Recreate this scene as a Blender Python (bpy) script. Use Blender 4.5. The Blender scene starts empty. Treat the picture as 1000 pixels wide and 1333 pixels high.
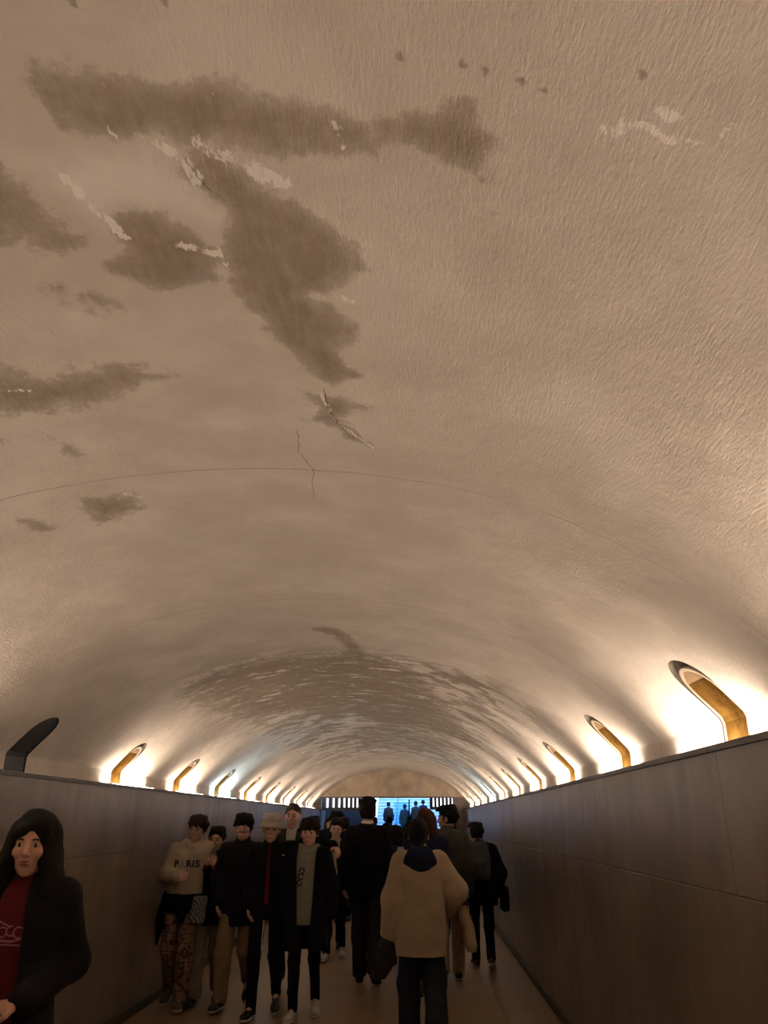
import bpy, bmesh, math, random
import numpy as np
from mathutils import Vector, Matrix
from mathutils.bvhtree import BVHTree
from mathutils.geometry import delaunay_2d_cdt

# ------------------------------------------------------------------ camera, world, exposure
sc = bpy.context.scene
COL = sc.collection
random.seed(7); RNG = np.random.default_rng(7)
PITCH = math.atan(.402); YAW = math.atan(.0399)
cam_d = bpy.data.cameras.new('camera'); cam = bpy.data.objects.new('camera', cam_d); COL.objects.link(cam)
cam.location = (0, 0, 1.65); cam.rotation_euler = (math.pi/2 + PITCH, 0, YAW)
cam_d.sensor_fit = 'VERTICAL'; cam_d.sensor_height = 24; cam_d.sensor_width = 24; cam_d.lens = 24*1000/1333
cam_d.clip_start = .02; cam_d.clip_end = 200
sc.camera = cam
sc.view_settings.view_transform = 'Standard'; sc.view_settings.look = 'None'
sc.view_settings.exposure = 0.18; sc.view_settings.gamma = 1
sc.view_settings.use_curve_mapping = False
sc.cycles.use_denoising = True
sc.cycles.max_bounces = 10; sc.cycles.diffuse_bounces = 5
WORLD_STRENGTH = 9.0
TUBE_WARM = 96.0; TUBE_COOL = 84.0
WARM = (1.0, .85, .69); COOL = (.66, .88, 1.0)
w = bpy.data.worlds.new('sky'); sc.world = w; w.use_nodes = True
w.node_tree.nodes['Background'].inputs[0].default_value = (.30, .56, 1.0, 1)
w.node_tree.nodes['Background'].inputs[1].default_value = WORLD_STRENGTH

# ------------------------------------------------------------------ materials
def mat(name, col, rough=.8, metal=0, spec=.5, noise=0, nscale=20, bump=0, bscale=60, emit=None, estr=0, trans=0, sheen=0, stretch=(1, 1, 1)):
    m = bpy.data.materials.new(name); m.use_nodes = True
    nt = m.node_tree; N = nt.nodes; L = nt.links; b = N['Principled BSDF']
    b.inputs['Base Color'].default_value = (*col, 1); b.inputs['Roughness'].default_value = rough
    b.inputs['Metallic'].default_value = metal; b.inputs['Specular IOR Level'].default_value = spec
    if trans: b.inputs['Transmission Weight'].default_value = trans
    if sheen: b.inputs['Sheen Weight'].default_value = sheen
    if emit:
        b.inputs['Emission Color'].default_value = (*emit, 1); b.inputs['Emission Strength'].default_value = estr
    if noise or bump:
        tc = N.new('ShaderNodeTexCoord'); mp = N.new('ShaderNodeMapping'); mp.inputs['Scale'].default_value = stretch
        L.new(tc.outputs['Object'], mp.inputs[0])
    if noise:
        n = N.new('ShaderNodeTexNoise'); n.inputs['Scale'].default_value = nscale; n.inputs['Detail'].default_value = 5
        L.new(mp.outputs[0], n.inputs['Vector'])
        r = N.new('ShaderNodeValToRGB')
        r.color_ramp.elements[0].position = .3; r.color_ramp.elements[1].position = .7
        r.color_ramp.elements[0].color = (*[c*(1-noise) for c in col], 1)
        r.color_ramp.elements[1].color = (*[min(1, c*(1+noise)) for c in col], 1)
        L.new(n.outputs[0], r.inputs[0]); L.new(r.outputs[0], b.inputs['Base Color'])
    if bump:
        n2 = N.new('ShaderNodeTexNoise'); n2.inputs['Scale'].default_value = bscale; n2.inputs['Detail'].default_value = 4
        L.new(mp.outputs[0], n2.inputs['Vector'])
        bp = N.new('ShaderNodeBump'); bp.inputs['Strength'].default_value = bump; bp.inputs['Distance'].default_value = .01
        L.new(n2.outputs[0], bp.inputs['Height']); L.new(bp.outputs[0], b.inputs['Normal'])
    return m

class NT:
    """small helper to write node maths"""
    def __init__(s, m): s.m = m; s.N = m.node_tree.nodes; s.L = m.node_tree.links; s.b = s.N['Principled BSDF']
    def put(s, i, v):
        if hasattr(v, 'links'): s.L.new(v, i)
        else: i.default_value = v
    def math(s, op, a, b=0.0, c=0.0):
        n = s.N.new('ShaderNodeMath'); n.operation = op
        for i, v in enumerate((a, b, c)): s.put(n.inputs[i], v)
        return n.outputs[0]
    def step(s, x, lo, hi):
        n = s.N.new('ShaderNodeMapRange'); n.interpolation_type = 'SMOOTHSTEP'
        s.put(n.inputs[0], x); n.inputs[1].default_value = lo; n.inputs[2].default_value = hi
        return n.outputs[0]
    def noise(s, vec, scale, detail=4, rough=.5, stretch=None, rot=None):
        if stretch or rot:
            mp = s.N.new('ShaderNodeMapping'); s.L.new(vec, mp.inputs[0])
            if stretch: mp.inputs['Scale'].default_value = stretch
            if rot: mp.inputs['Rotation'].default_value = rot
            vec = mp.outputs[0]
        n = s.N.new('ShaderNodeTexNoise'); s.L.new(vec, n.inputs['Vector'])
        n.inputs['Scale'].default_value = scale; n.inputs['Detail'].default_value = detail; n.inputs['Roughness'].default_value = rough
        return n.outputs[0]
    def mix(s, f, a, b):
        n = s.N.new('ShaderNodeMix'); n.data_type = 'RGBA'
        s.put(n.inputs[0], f)
        for i, v in ((6, a), (7, b)):
            if hasattr(v, 'links'): s.L.new(v, n.inputs[i])
            else: n.inputs[i].default_value = (*v, 1)
        return n.outputs[2]
    def bump(s, h, strength, dist=.01, prev=None):
        n = s.N.new('ShaderNodeBump'); n.inputs['Strength'].default_value = strength; n.inputs['Distance'].default_value = dist
        s.L.new(h, n.inputs['Height'])
        if prev is not None: s.L.new(prev, n.inputs['Normal'])
        return n.outputs[0]
    def sep(s, v):
        n = s.N.new('ShaderNodeSeparateXYZ'); s.L.new(v, n.inputs[0]); return n.outputs
    def obj(s): return s.N.new('ShaderNodeTexCoord').outputs['Object']

def plaster_material():
    m = mat('plaster', (.6, .5, .4), .92, spec=.15); t = NT(m); o = t.obj(); x, y, z = t.sep(o)
    at = t.N.new('ShaderNodeAttribute'); at.attribute_name = 'wear'
    cs = t.N.new('ShaderNodeSeparateColor'); t.L.new(at.outputs['Color'], cs.inputs[0])
    st, salt, pale = cs.outputs
    n1 = t.noise(o, 5, 7, .62, stretch=(1.3, 1, 1))
    n2 = t.noise(o, 2.2, 5, .6)
    n3 = t.noise(o, 22, 6, .65, stretch=(1, .7, 1))
    n4 = t.noise(o, 2.6, 7, .68, stretch=(1.0, 1.35, 1))
    def nz(n, a): return t.math('MULTIPLY', t.math('SUBTRACT', n, .5), a)
    n6 = t.noise(o, 11, 8, .72)
    sf = t.math('ADD', st, t.math('ADD', nz(n6, 1.1), nz(n3, .5)))
    stain = t.math('ADD', t.math('MULTIPLY', t.step(sf, .38, .60), .55), t.math('MULTIPLY', t.step(sf, .30, 1.15), .6))
    base = t.mix(t.step(n2, .35, .7), (.55, .468, .398), (.66, .572, .497))
    base = t.mix(t.math('MULTIPLY', t.step(t.math('ADD', pale, nz(n1, .6)), .30, .75), .85), base, (.76, .67, .60))
    dark = t.mix(n1, (.23, .175, .125), (.40, .32, .25))
    n8 = t.noise(o, 5, 5, .65, stretch=(9, 1.3, 1), rot=(0, 0, .2))
    dark = t.mix(t.step(n8, .35, .75), t.mix(.35, dark, (.14, .10, .07)), dark)
    c = t.mix(t.math('MULTIPLY', stain, .88), base, dark)
    # streaked water wear on the far half of the vault
    far = t.math('MULTIPLY', t.step(y, 5.7, 6.8), t.math('SUBTRACT', 1.0, t.step(y, 15, 20)))
    xo = t.math('ABSOLUTE', t.math('ADD', x, .5))
    far = t.math('MULTIPLY', far, t.math('SUBTRACT', 1.0, t.step(xo, 1.0, 2.0)))
    stre = t.math('MULTIPLY', t.step(n4, .46, .55), far)
    c = t.mix(t.math('MULTIPLY', stre, .9), c, (.24, .185, .145))
    n5 = t.noise(o, 5, 7, .7, stretch=(.8, 1.9, 1))
    c = t.mix(t.math('MULTIPLY', t.math('MULTIPLY', t.step(n5, .57, .62), far), .75), c, (.74, .68, .62))
    n7 = t.noise(o, 55, 5, .7, stretch=(1.6, .6, 1), rot=(0, 0, .5))
    sl = t.step(t.math('ADD', salt, t.math('ADD', nz(n7, 1.6), t.math('ADD', nz(n3, 1.4), nz(n6, 1.6)))), .50, .68)
    c = t.mix(t.math('MULTIPLY', sl, .85), c, (.86, .77, .71))
    # construction joints across the vault
    jy = t.math('ADD', y, t.math('ADD', nz(n2, .05), nz(n3, .012)))
    fr = t.math('ABSOLUTE', t.math('SUBTRACT', t.math('FRACT', t.math('DIVIDE', t.math('SUBTRACT', jy, 1.785), 1.93)), .5))
    ln = t.math('MULTIPLY', t.math('SUBTRACT', 1.0, t.step(fr, .001, .0042)), t.step(y, 1.9, 2.4))
    c = t.mix(t.math('MULTIPLY', ln, t.math('MULTIPLY', t.step(n2, .36, .55), .42)), c, (.22, .17, .13))
    t.L.new(c, t.b.inputs['Base Color'])
    # trowelled / brushed plaster relief
    b1 = t.noise(o, 64, 4, .6, stretch=(2.2, .45, 1), rot=(0, 0, .25))
    b2 = t.noise(o, 130, 3, .6, stretch=(1.6, .7, 1), rot=(0, 0, -.2))
    b3 = t.noise(o, 7, 4, .5)
    nn = t.bump(b3, .35, .03); nn = t.bump(b1, .40, .010, nn); nn = t.bump(b2, .42, .004, nn); nn = t.bump(ln, .25, -.004, nn)
    t.L.new(nn, t.b.inputs['Normal'])
    return m

def stone_wall_material(name, jz, off):
    m = mat(name, (.2, .15, .11), .62, spec=.35); t = NT(m); o = t.obj(); x, y, z = t.sep(o)
    n1 = t.noise(o, 2.0, 6, .65, stretch=(1, .9, .4)); n2 = t.noise(o, 4, 6, .65, stretch=(1, 1.3, .4)); n3 = t.noise(o, 55, 4, .6)
    c = t.mix(t.step(n1, .3, .72), (.105, .078, .056), (.195, .147, .108))
    c = t.mix(t.math('MULTIPLY', t.step(n2, .52, .75), .35), c, (.25, .205, .17))
    c = t.mix(t.math('MULTIPLY', t.step(n3, .5, .8), .15), c, (.10, .078, .055))
    hj = t.math('SUBTRACT', 1.0, t.step(t.math('ABSOLUTE', t.math('SUBTRACT', z, jz)), .002, .006))
    def vj(o_, per):
        f = t.math('ABSOLUTE', t.math('SUBTRACT', t.math('FRACT', t.math('DIVIDE', t.math('SUBTRACT', y, o_), per)), .5))
        return t.math('SUBTRACT', 1.0, t.step(f, .0006, .0022))
    low = t.math('LESS_THAN', z, jz)
    v = t.math('ADD', t.math('MULTIPLY', vj(off, 2.9), low), t.math('MULTIPLY', vj(off+1.4, 2.9), t.math('SUBTRACT', 1.0, low)))
    j = t.math('MINIMUM', t.math('ADD', hj, v), 1.0)
    c = t.mix(t.math('MULTIPLY', j, .75), c, (.05, .035, .025))
    t.L.new(c, t.b.inputs['Base Color'])
    t.L.new(t.math('ADD', t.math('MULTIPLY', n2, .3), .25), t.b.inputs['Roughness'])
    nn = t.bump(n3, .12, .004); nn = t.bump(j, .5, -.006, nn)
    t.L.new(nn, t.b.inputs['Normal'])
    return m

def floor_material():
    m = mat('floor_stone', (.2, .14, .09), .4, spec=.4); t = NT(m); o = t.obj(); x, y, z = t.sep(o)
    n1 = t.noise(o, 1.3, 5, .6); n2 = t.noise(o, 30, 4, .6)
    c = t.mix(n1, (.185, .112, .056), (.26, .165, .088))
    def j(v, off, per, w_):
        f = t.math('ABSOLUTE', t.math('SUBTRACT', t.math('FRACT', t.math('DIVIDE', t.math('SUBTRACT', v, off), per)), .5))
        return t.math('SUBTRACT', 1.0, t.step(f, w_, w_*2.2))
    jj = t.math('MAXIMUM', j(x, -.2, .65, .0028), j(y, .3, .65, .0028))
    c = t.mix(t.math('MULTIPLY', jj, .55), c, (.06, .042, .03))
    c = t.mix(t.math('MULTIPLY', t.step(n2, .5, .8), .18), c, (.12, .08, .05))
    t.L.new(c, t.b.inputs['Base Color'])
    t.L.new(t.math('ADD', t.math('MULTIPLY', n1, .25), .27), t.b.inputs['Roughness'])
    t.L.new(t.bump(jj, .3, -.003), t.b.inputs['Normal'])
    return m

PLASTER = plaster_material()
STONE_R = stone_wall_material('stone_right', 1.372, .6); STONE_L = stone_wall_material('stone_left', 1.385, 1.9)
FLOOR = floor_material()
M_CAP = mat('ledge_cap', (.06, .045, .035), .5, noise=.3)
M_BASE = mat('base_stone', (.045, .038, .028), .6, noise=.4, nscale=8)
M_DARK = mat('dark_metal', (.018, .016, .018), .45)
M_HOUS = mat('housing_white', (.55, .53, .5), .5)
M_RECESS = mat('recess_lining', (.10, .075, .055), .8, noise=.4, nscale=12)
M_UNLIT = mat('unlit_panel', (.022, .020, .018), .6, noise=.2)
M_FRAME = mat('pale_edge', (.50, .4, .28), .35, metal=.3)
M_CONC = mat('concrete_hall', (.28, .3, .34), .7, noise=.15, nscale=3)
M_DARKW = mat('dark_hall_wall', (.05, .05, .06), .8)
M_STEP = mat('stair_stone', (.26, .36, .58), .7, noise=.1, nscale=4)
M_WHITE = mat('white_paint', (.8, .8, .82), .6)

def amber_material():
    m = mat('amber_glass', (.42, .25, .09), .6, spec=0); t = NT(m); o = t.obj()
    n1 = t.noise(o, 6, 5, .6); n2 = t.noise(o, 60, 2, .5)
    c = t.mix(t.step(n1, .3, .7), (.022, .010, .0025), (.085, .045, .011))
    c = t.mix(t.math('MULTIPLY', t.step(n2, .68, .74), .6), c, (.12, .07, .025))
    t.L.new(c, t.b.inputs['Base Color'])
    return m
M_AMBER = amber_material()
M_SALMON = mat('etched_glass_top', (.20, .13, .08), .7, spec=0, noise=.2, nscale=9)
def tube_mat(n, c, s): return mat(n, (.9, .9, .9), .5, emit=c, estr=s)
M_TW = tube_mat('warm_tube', WARM, TUBE_WARM); M_TC = tube_mat('cool_tube', COOL, TUBE_COOL)
M_TOFF = mat('unlit_tube', (.7, .7, .68), .3)

# ------------------------------------------------------------------ object helpers
def prop(o, label=None, cat=None, group=None, kind=None):
    if label: o['label'] = label
    if cat: o['category'] = cat
    if group: o['group'] = group
    if kind: o['kind'] = kind
    return o
def link(name, me, m=None, parent=None, smooth=False):
    o = bpy.data.objects.new(name, me); COL.objects.link(o)
    if m: me.materials.append(m)
    if smooth: me.shade_smooth()
    if parent: o.parent = parent
    return o
def empty(name, loc=(0, 0, 0), rz=0):
    o = bpy.data.objects.new(name, None); COL.objects.link(o); o.location = loc; o.rotation_euler = (0, 0, rz); o.empty_display_size = .1
    return o
def pymesh(name, V, F, m=None, parent=None, smooth=False):
    me = bpy.data.meshes.new(name); me.from_pydata([tuple(v) for v in V], [], [tuple(f) for f in F]); me.update()
    return link(name, me, m, parent, smooth)
class MB:
    def __init__(s): s.bm = bmesh.new()
    def box(s, a, b, bev=0, mtx=None):
        r = bmesh.ops.create_cube(s.bm, size=1); v = r['verts']
        c = [(a[i]+b[i])/2 for i in range(3)]; d = [abs(b[i]-a[i]) for i in range(3)]
        for q in v: q.co = Vector((q.co.x*d[0]+c[0], q.co.y*d[1]+c[1], q.co.z*d[2]+c[2]))
        if bev: 
            e = list({e for q in v for e in q.link_edges}); r2 = bmesh.ops.bevel(s.bm, geom=e, offset=bev, segments=2, affect='EDGES', profile=.5); v = list({q for f in r2['faces'] for q in f.verts} | {q for q in v if q.is_valid})
        if mtx: bmesh.ops.transform(s.bm, matrix=mtx, verts=v)
        return s
    def tube(s, pts, r, n=10, cap=True, flat=1.0):
        pts = [Vector(p) for p in pts]; rings = []
        for i, p in enumerate(pts):
            d = (pts[min(i+1, len(pts)-1)] - pts[max(i-1, 0)]).normalized()
            u = d.cross(Vector((0, 0, 1)) if abs(d.z) < .9 else Vector((0, 1, 0))).normalized(); v = d.cross(u)
            rr = r[i] if isinstance(r, (list, tuple)) else r
            rings.append([s.bm.verts.new(p + u*rr*math.cos(6.28318*k/n) + v*rr*flat*math.sin(6.28318*k/n)) for k in range(n)])
        for a, b in zip(rings, rings[1:]):
            for k in range(n): s.bm.faces.new((a[k], a[(k+1) % n], b[(k+1) % n], b[k]))
        if cap: s.bm.faces.new(rings[0][::-1]); s.bm.faces.new(rings[-1])
        return s
    def build(s, name, m, parent=None, smooth=False):
        bmesh.ops.recalc_face_normals(s.bm, faces=s.bm.faces[:])
        me = bpy.data.meshes.new(name); s.bm.to_mesh(me); s.bm.free()
        return link(name, me, m, parent, smooth)
def struct(o): o['kind'] = 'structure'; return o

# ------------------------------------------------------------------ the tunnel
XC = -.686; WH = 1.954; XR = XC+WH; XL = XC-WH            # wall faces
TOPZ = 1.95; UB = 2.10; Y0 = -5.0; Y1 = 22.4; CROWN = 2.95
def zprof(u): return CROWN - .1213*u*u - .01724*u**4
KZ = zprof(UB)
slot_y = [3.57+1.93*k for k in range(-3, 10)]
SLOT_W = .152

struct(MB().box((XL-.4, Y0, -.1), (XR+.4, 54, 0)).build('floor', FLOOR))
for side, x, sg, m in (('right', XR, 1, STONE_R), ('left', XL, -1, STONE_L)):
    struct(MB().box((x, Y0, 0), (x+sg*.028, Y1, TOPZ-.028)).build('wall_'+side, m))
    struct(MB().box((x-sg*.012, Y0, TOPZ-.028), (x+sg*.030, Y1, TOPZ), .003).build('trim_'+('1' if sg > 0 else '2'), M_CAP))
    struct(MB().box((x-sg*.028, Y0, 0), (x, Y1, .085), .004).build('baseboard_'+side, M_BASE))
    struct(MB().box((x+sg*.028, Y0, 1.80), (XC+sg*(UB+.02), Y1, 1.83)).build('trim_'+('3' if sg > 0 else '4'), M_HOUS))

# vault mesh with niche openings
ys = [Y0]
while ys[-1] < Y1:
    y = ys[-1]; ys.append(y + (.1 if y < .4 else .013 if y < 3.3 else .03 if y < 7 else .06))
ys[-1] = Y1
US = 1.42
us_n = 215
def smooth_slot(side_sign):
    """returns s->(u,z) table for the lower band"""
    uu = np.linspace(US, UB, 200); zz = zprof(uu)
    s = np.concatenate([[0], np.cumsum(np.hypot(np.diff(uu), np.diff(zz)))])
    return uu, zz, s
UU, ZZ, SS = smooth_slot(1); SK = SS[-1]; VB = KZ-1.82; SE = SK+VB      # s: 0 at US, SK at knee, SE at the bottom
def band_pt(s, off=0.0):
    """point on the lower band at arc length s, pushed outwards by off"""
    if s >= SK: return UB+off, KZ-(s-SK)
    u = np.interp(s, SS, UU); z = zprof(u); dz = -.2426*u-.06896*u**3
    n = math.hypot(1, dz); return u-dz/n*off, z+off/n
S_TOP = SK-.35
def slot_outline(yc, inset=0.0, topin=0.0, n=12, s_bot=None):
    """outline of a niche in (s, y)"""
    w_ = SLOT_W-inset; sb = SE-.02 if s_bot is None else s_bot; cs = S_TOP+SLOT_W+topin
    p = [(sb, yc-w_), (SK+.012, yc-w_), (SK-.012, yc-w_)]
    for k in range(1, 4): p.append((SK-.012+(cs-SK+.012)*k/4, yc-w_))
    for k in range(n+1):
        a = math.pi*k/n; p.append((cs-w_*math.sin(a), yc-w_*math.cos(a)))
    for k in range(3, 0, -1): p.append((SK-.012+(cs-SK+.012)*k/4, yc+w_))
    p += [(SK-.012, yc+w_), (SK+.012, yc+w_), (sb, yc+w_)]
    return p
V = []; F = []
ug = np.linspace(-US, US, us_n)
for y in ys:
    for u in ug: V.append((XC+u, y, zprof(u)))
for j in range(len(ys)-1):
    for i in range(us_n-1):
        a = j*us_n+i; F.append((a, a+1, a+us_n+1, a+us_n))
for sg in (1, -1):
    P2 = [Vector((0.0, y)) for y in ys]; nb = len(ys)
    rows = [SK*f for f in (.06, .15, .25, .35, .45, .55, .65, .75, .85, .93)] + [SK-.012, SK+.004, SK+.012, SK+VB*.5, SE]
    yb = [Y0+i*.09 for i in range(int((Y1-Y0)/.09)+1)] + [Y1]
    holes = [slot_outline(y) for y in slot_y[2:]]
    for s in rows:
        for y in yb:
            skip = False
            for yc in slot_y[2:]:
                if abs(y-yc) < SLOT_W+.03 and s > S_TOP-.03: skip = True
            if not skip: P2.append(Vector((s, y)))
    E2 = [(i, i+1) for i in range(nb-1)]
    for h in holes:
        b = len(P2); P2 += [Vector(q) for q in h]; E2 += [(b+i, b+(i+1) % len(h)) for i in range(len(h))]
    r = delaunay_2d_cdt(P2, E2, [], 0, 1e-6)
    vo, fo = r[0], r[2]
    base = len(V)
    for q in vo:
        u, z = band_pt(max(q.x, 0)) if q.x > 1e-5 else (US, zprof(US))
        V.append((XC+sg*u, q.y, z))
    for f in fo:
        cx = sum(vo[i].x for i in f)/len(f); cy = sum(vo[i].y for i in f)/len(f)
        inside = False
        for yc in slot_y[2:]:
            if abs(cy-yc) < SLOT_W and cx < SE-.02:
                if cx > S_TOP+SLOT_W or math.hypot(cx-S_TOP-SLOT_W, cy-yc) < SLOT_W*.995: inside = True
        if not inside: F.append([base+i for i in f])
me = bpy.data.meshes.new('ceiling'); me.from_pydata(V, [], F)
bm = bmesh.new(); bm.from_mesh(me); bmesh.ops.remove_doubles(bm, verts=bm.verts[:], dist=.0006)
bmesh.ops.recalc_face_normals(bm, faces=bm.faces[:]); bm.to_mesh(me); bm.free()
ceiling = struct(link('ceiling', me, PLASTER, None, True))

# water stains, salt and pale patches, traced on the vault (x, y in metres)
STAINS = [
 (.9, .035, [(-0.69, .98), (-0.61, .99), (-0.47, 1.02), (-0.33, 1.02), (-0.19, 1.05), (-0.07, 1.09), (-.04, 1.13), (-0.06, 1.17), (-0.17, 1.19), (-0.26, 1.21), (-0.32, 1.19), (-0.38, 1.17), (-0.45, 1.19), (-0.5, 1.15), (-0.59, 1.18), (-0.65, 1.17), (-0.71, 1.09), (-0.72, 1.04)]),
 (1.0, .03, [(-.07, 1.08), (0.04, 1.06), (0.06, 1.03), (0.11, 1.02), (0.13, 1.06), (0.16, 1.1), (0.15, 1.2), (0.09, 1.18), (0.02, 1.14), (-0.07, 1.15)]),
 (1.0, .035, [(-0.45, 1.17), (-0.38, 1.17), (-0.33, 1.27), (-0.23, 1.34), (-0.15, 1.4), (-0.11, 1.52), (-0.15, 1.59), (-0.22, 1.64), (-0.27, 1.65), (-0.21, 1.69), (-0.13, 1.78), (-0.21, 1.89), (-0.15, 2.02), (-0.25, 2.11), (-0.32, 1.98), (-0.4, 1.84), (-0.44, 1.7), (-0.46, 1.61), (-0.46, 1.46), (-0.42, 1.36), (-0.44, 1.29), (-0.48, 1.24)]),
 (1.05, .04, [(-0.67, 1.36), (-0.58, 1.35), (-0.53, 1.41), (-0.46, 1.49), (-0.52, 1.61), (-0.65, 1.64), (-0.73, 1.59), (-0.78, 1.54), (-0.7, 1.48), (-0.69, 1.42)]),
 (.85, .06, [(-0.89, 1.17), (-0.82, 1.26), (-0.8, 1.36), (-0.79, 1.46), (-0.86, 1.49), (-0.92, 1.46), (-1.05, 1.45), (-1.05, 1.2)]),
 (.8, .06, [(-0.95, 1.58), (-0.82, 1.6), (-0.75, 1.7), (-0.83, 1.73), (-0.93, 1.68)]),
 (.95, .06, [(-1.27, 1.91), (-1.13, 2.0), (-0.89, 1.96), (-0.73, 2.05), (-0.85, 2.11), (-1.03, 2.18), (-1.22, 2.22), (-1.4, 2.17), (-1.5, 2.0)]),
 (.8, .05, [(-1.29, 2.31), (-1.21, 2.43), (-1.23, 2.55), (-1.29, 2.49)]),
 (1.0, .04, [(-0.35, 2.15), (-0.14, 2.21), (-0.24, 2.31), (-0.13, 2.52), (-0.24, 2.45), (-0.28, 2.35), (-0.36, 2.34), (-0.3, 2.26)]),
 (.95, .06, [(-1.37, 2.87), (-1.15, 2.93), (-1.18, 3.07), (-1.4, 3.17), (-1.42, 3.02)]),
 (.9, .05, [(-1.64, 2.92), (-1.55, 3.01), (-1.58, 3.12), (-1.69, 3.07)]),
 (.75, .05, [(-1.39, 2.26), (-1.53, 2.43), (-1.4, 2.37), (-1.35, 2.33)]),
 (1.12, .16, [(-0.44, 6.1), (-0.38, 6.58), (-0.09, 6.75), (0.16, 7.76), (0.83, 10.88), (0.36, 11.32), (-0.41, 11.36), (-0.79, 10.47), (-1.09, 10.81), (-1.36, 9.45), (-1.87, 9.15), (-2.01, 7.81), (-2.05, 6.97), (-1.89, 6.5), (-1.26, 6.4), (-0.6, 6.4)]),
 (1.15, .06, [(-0.75, 5.45), (-0.56, 5.48), (-0.46, 5.95), (-0.38, 6.58), (-.3, 7.4), (-.28, 8.6), (-.2, 10.0), (-.45, 10.4), (-.52, 8.5), (-0.54, 7.1), (-0.54, 6.2), (-0.6, 5.75)]),
 (.62, .3, [(-.9, 11.2), (.6, 11), (1.0, 13.4), (.5, 15.5), (-.8, 15), (-1.6, 13)]),
 (.55, .12, [(.1, 1.25), (.2, 1.12), (.25, 1.35), (.2, 1.6), (.1, 1.5)]),
]
PALES = [(.9, .07, [(-0.79, 1.2), (-0.66, 1.18), (-0.53, 1.18), (-0.45, 1.27), (-0.42, 1.36), (-0.44, 1.41), (-0.5, 1.39), (-0.64, 1.35), (-0.69, 1.39), (-0.69, 1.5), (-0.75, 1.37), (-0.8, 1.28)]),
 (.6, .2, [(-1.39, 2.3), (-1.15, 2.26), (-0.75, 2.15), (-0.31, 2.05), (-0.09, 2.35), (-0.45, 2.59), (-1.24, 2.6), (-1.6, 2.75)]),
 (.55, .08, [(-0.3, 1.24), (-0.05, 1.18), (0.12, 1.23), (0.05, 1.34), (-0.09, 1.44), (-0.19, 1.36)]),
 (.5, .15, [(-.95, 1.5), (-.6, 1.68), (-.5, 1.85), (-.7, 1.95), (-1.1, 1.9), (-1.2, 1.7)])]
SALTS = [(.013, [(-0.605, 1.131), (-0.58, 1.173)]), (.02, [(-0.425, 1.166), (-0.371, 1.21), (-0.318, 1.229), (-0.26, 1.277)]), (.015, [(-0.368, 1.196), (-0.315, 1.256)]),
 (.008, [(-0.46, 1.458), (-0.465, 1.518), (-0.451, 1.561)]), (.009, [(0.332, .997), (0.347, 1.035)]), (.011, [(0.371, 1.041), (0.384, 1.013), (0.415, 1.009), (0.458, 1.031), (0.518, 1.021), (0.542, .967)]),
 (.012, [(0.424, .975), (0.457, .984)]), (.016, [(-0.548, 1.149), (-0.474, 1.197), (-0.458, 1.259)]), (.014, [(-.75, 1.25), (-.68, 1.44)]), (.012, [(-1.35, 2.03), (-1.2, 2.07)]), (.012, [(-.20, 1.63), (-.14, 1.66)]),
 (.008, [(-0.3, 2.1), (-.278, 2.23), (-.25, 2.35), (-.134, 2.52)]), (.013, [(-.55, 1.47), (-.47, 1.5)]), (.01, [(-1.2, 2.9), (-1.14, 2.97)]), (.01, [(-.14, 1.10), (-.13, 1.16)])]
SPOTS = [(-.01, .95), (.1, .95), (.14, .96), (.2, .97), (.24, .98), (.39, .92), (-.57, .87), (-.41, .87)]
def seg_d(px, py, a, b):
    ax, ay = a; bx, by = b; dx, dy = bx-ax, by-ay
    t = np.clip(((px-ax)*dx+(py-ay)*dy)/(dx*dx+dy*dy+1e-12), 0, 1)
    return np.hypot(px-ax-t*dx, py-ay-t*dy)
nv = len(me.vertices); co = np.empty(nv*3, np.float32); me.vertices.foreach_get('co', co); co = co.reshape(-1, 3)
def poly_field(polys):
    out = np.zeros(nv, np.float32)
    for st, wd, P in polys:
        bx = [min(p[0] for p in P)-wd*3, max(p[0] for p in P)+wd*3, min(p[1] for p in P)-wd*3, max(p[1] for p in P)+wd*3]
        idx = np.where((co[:, 0] > bx[0]) & (co[:, 0] < bx[1]) & (co[:, 1] > bx[2]) & (co[:, 1] < bx[3]))[0]
        px, py = co[idx, 0], co[idx, 1]; d = np.full(len(idx), 9.); ins = np.zeros(len(idx), bool)
        for a, b in zip(P, P[1:]+P[:1]):
            d = np.minimum(d, seg_d(px, py, a, b))
            c = ((a[1] > py) != (b[1] > py)) & (px < (b[0]-a[0])*(py-a[1])/(b[1]-a[1]+1e-12)+a[0]); ins ^= c
        sd = np.where(ins, -d, d); out[idx] = np.maximum(out[idx], st*np.clip(.5-sd/(3.4*wd), 0, 1))
    return out
stain = poly_field(STAINS); pale = poly_field(PALES); salt = np.zeros(nv, np.float32)
for wd, L_ in SALTS:
    for a, b in zip(L_, L_[1:]):
        d = seg_d(co[:, 0], co[:, 1], a, b); salt = np.maximum(salt, .62*np.clip(1.4-d/(wd*1.2), 0, 1))
for p in SPOTS:
    d = np.hypot(co[:, 0]-p[0], co[:, 1]-p[1]); stain = np.maximum(stain, .9*np.clip(1.4-d/.012, 0, 1))
ca = me.color_attributes.new('wear', 'FLOAT_COLOR', 'POINT')
ca.data.foreach_set('color', np.stack([stain, salt, pale, np.ones(nv)], 1).astype(np.float32).ravel())

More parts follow.
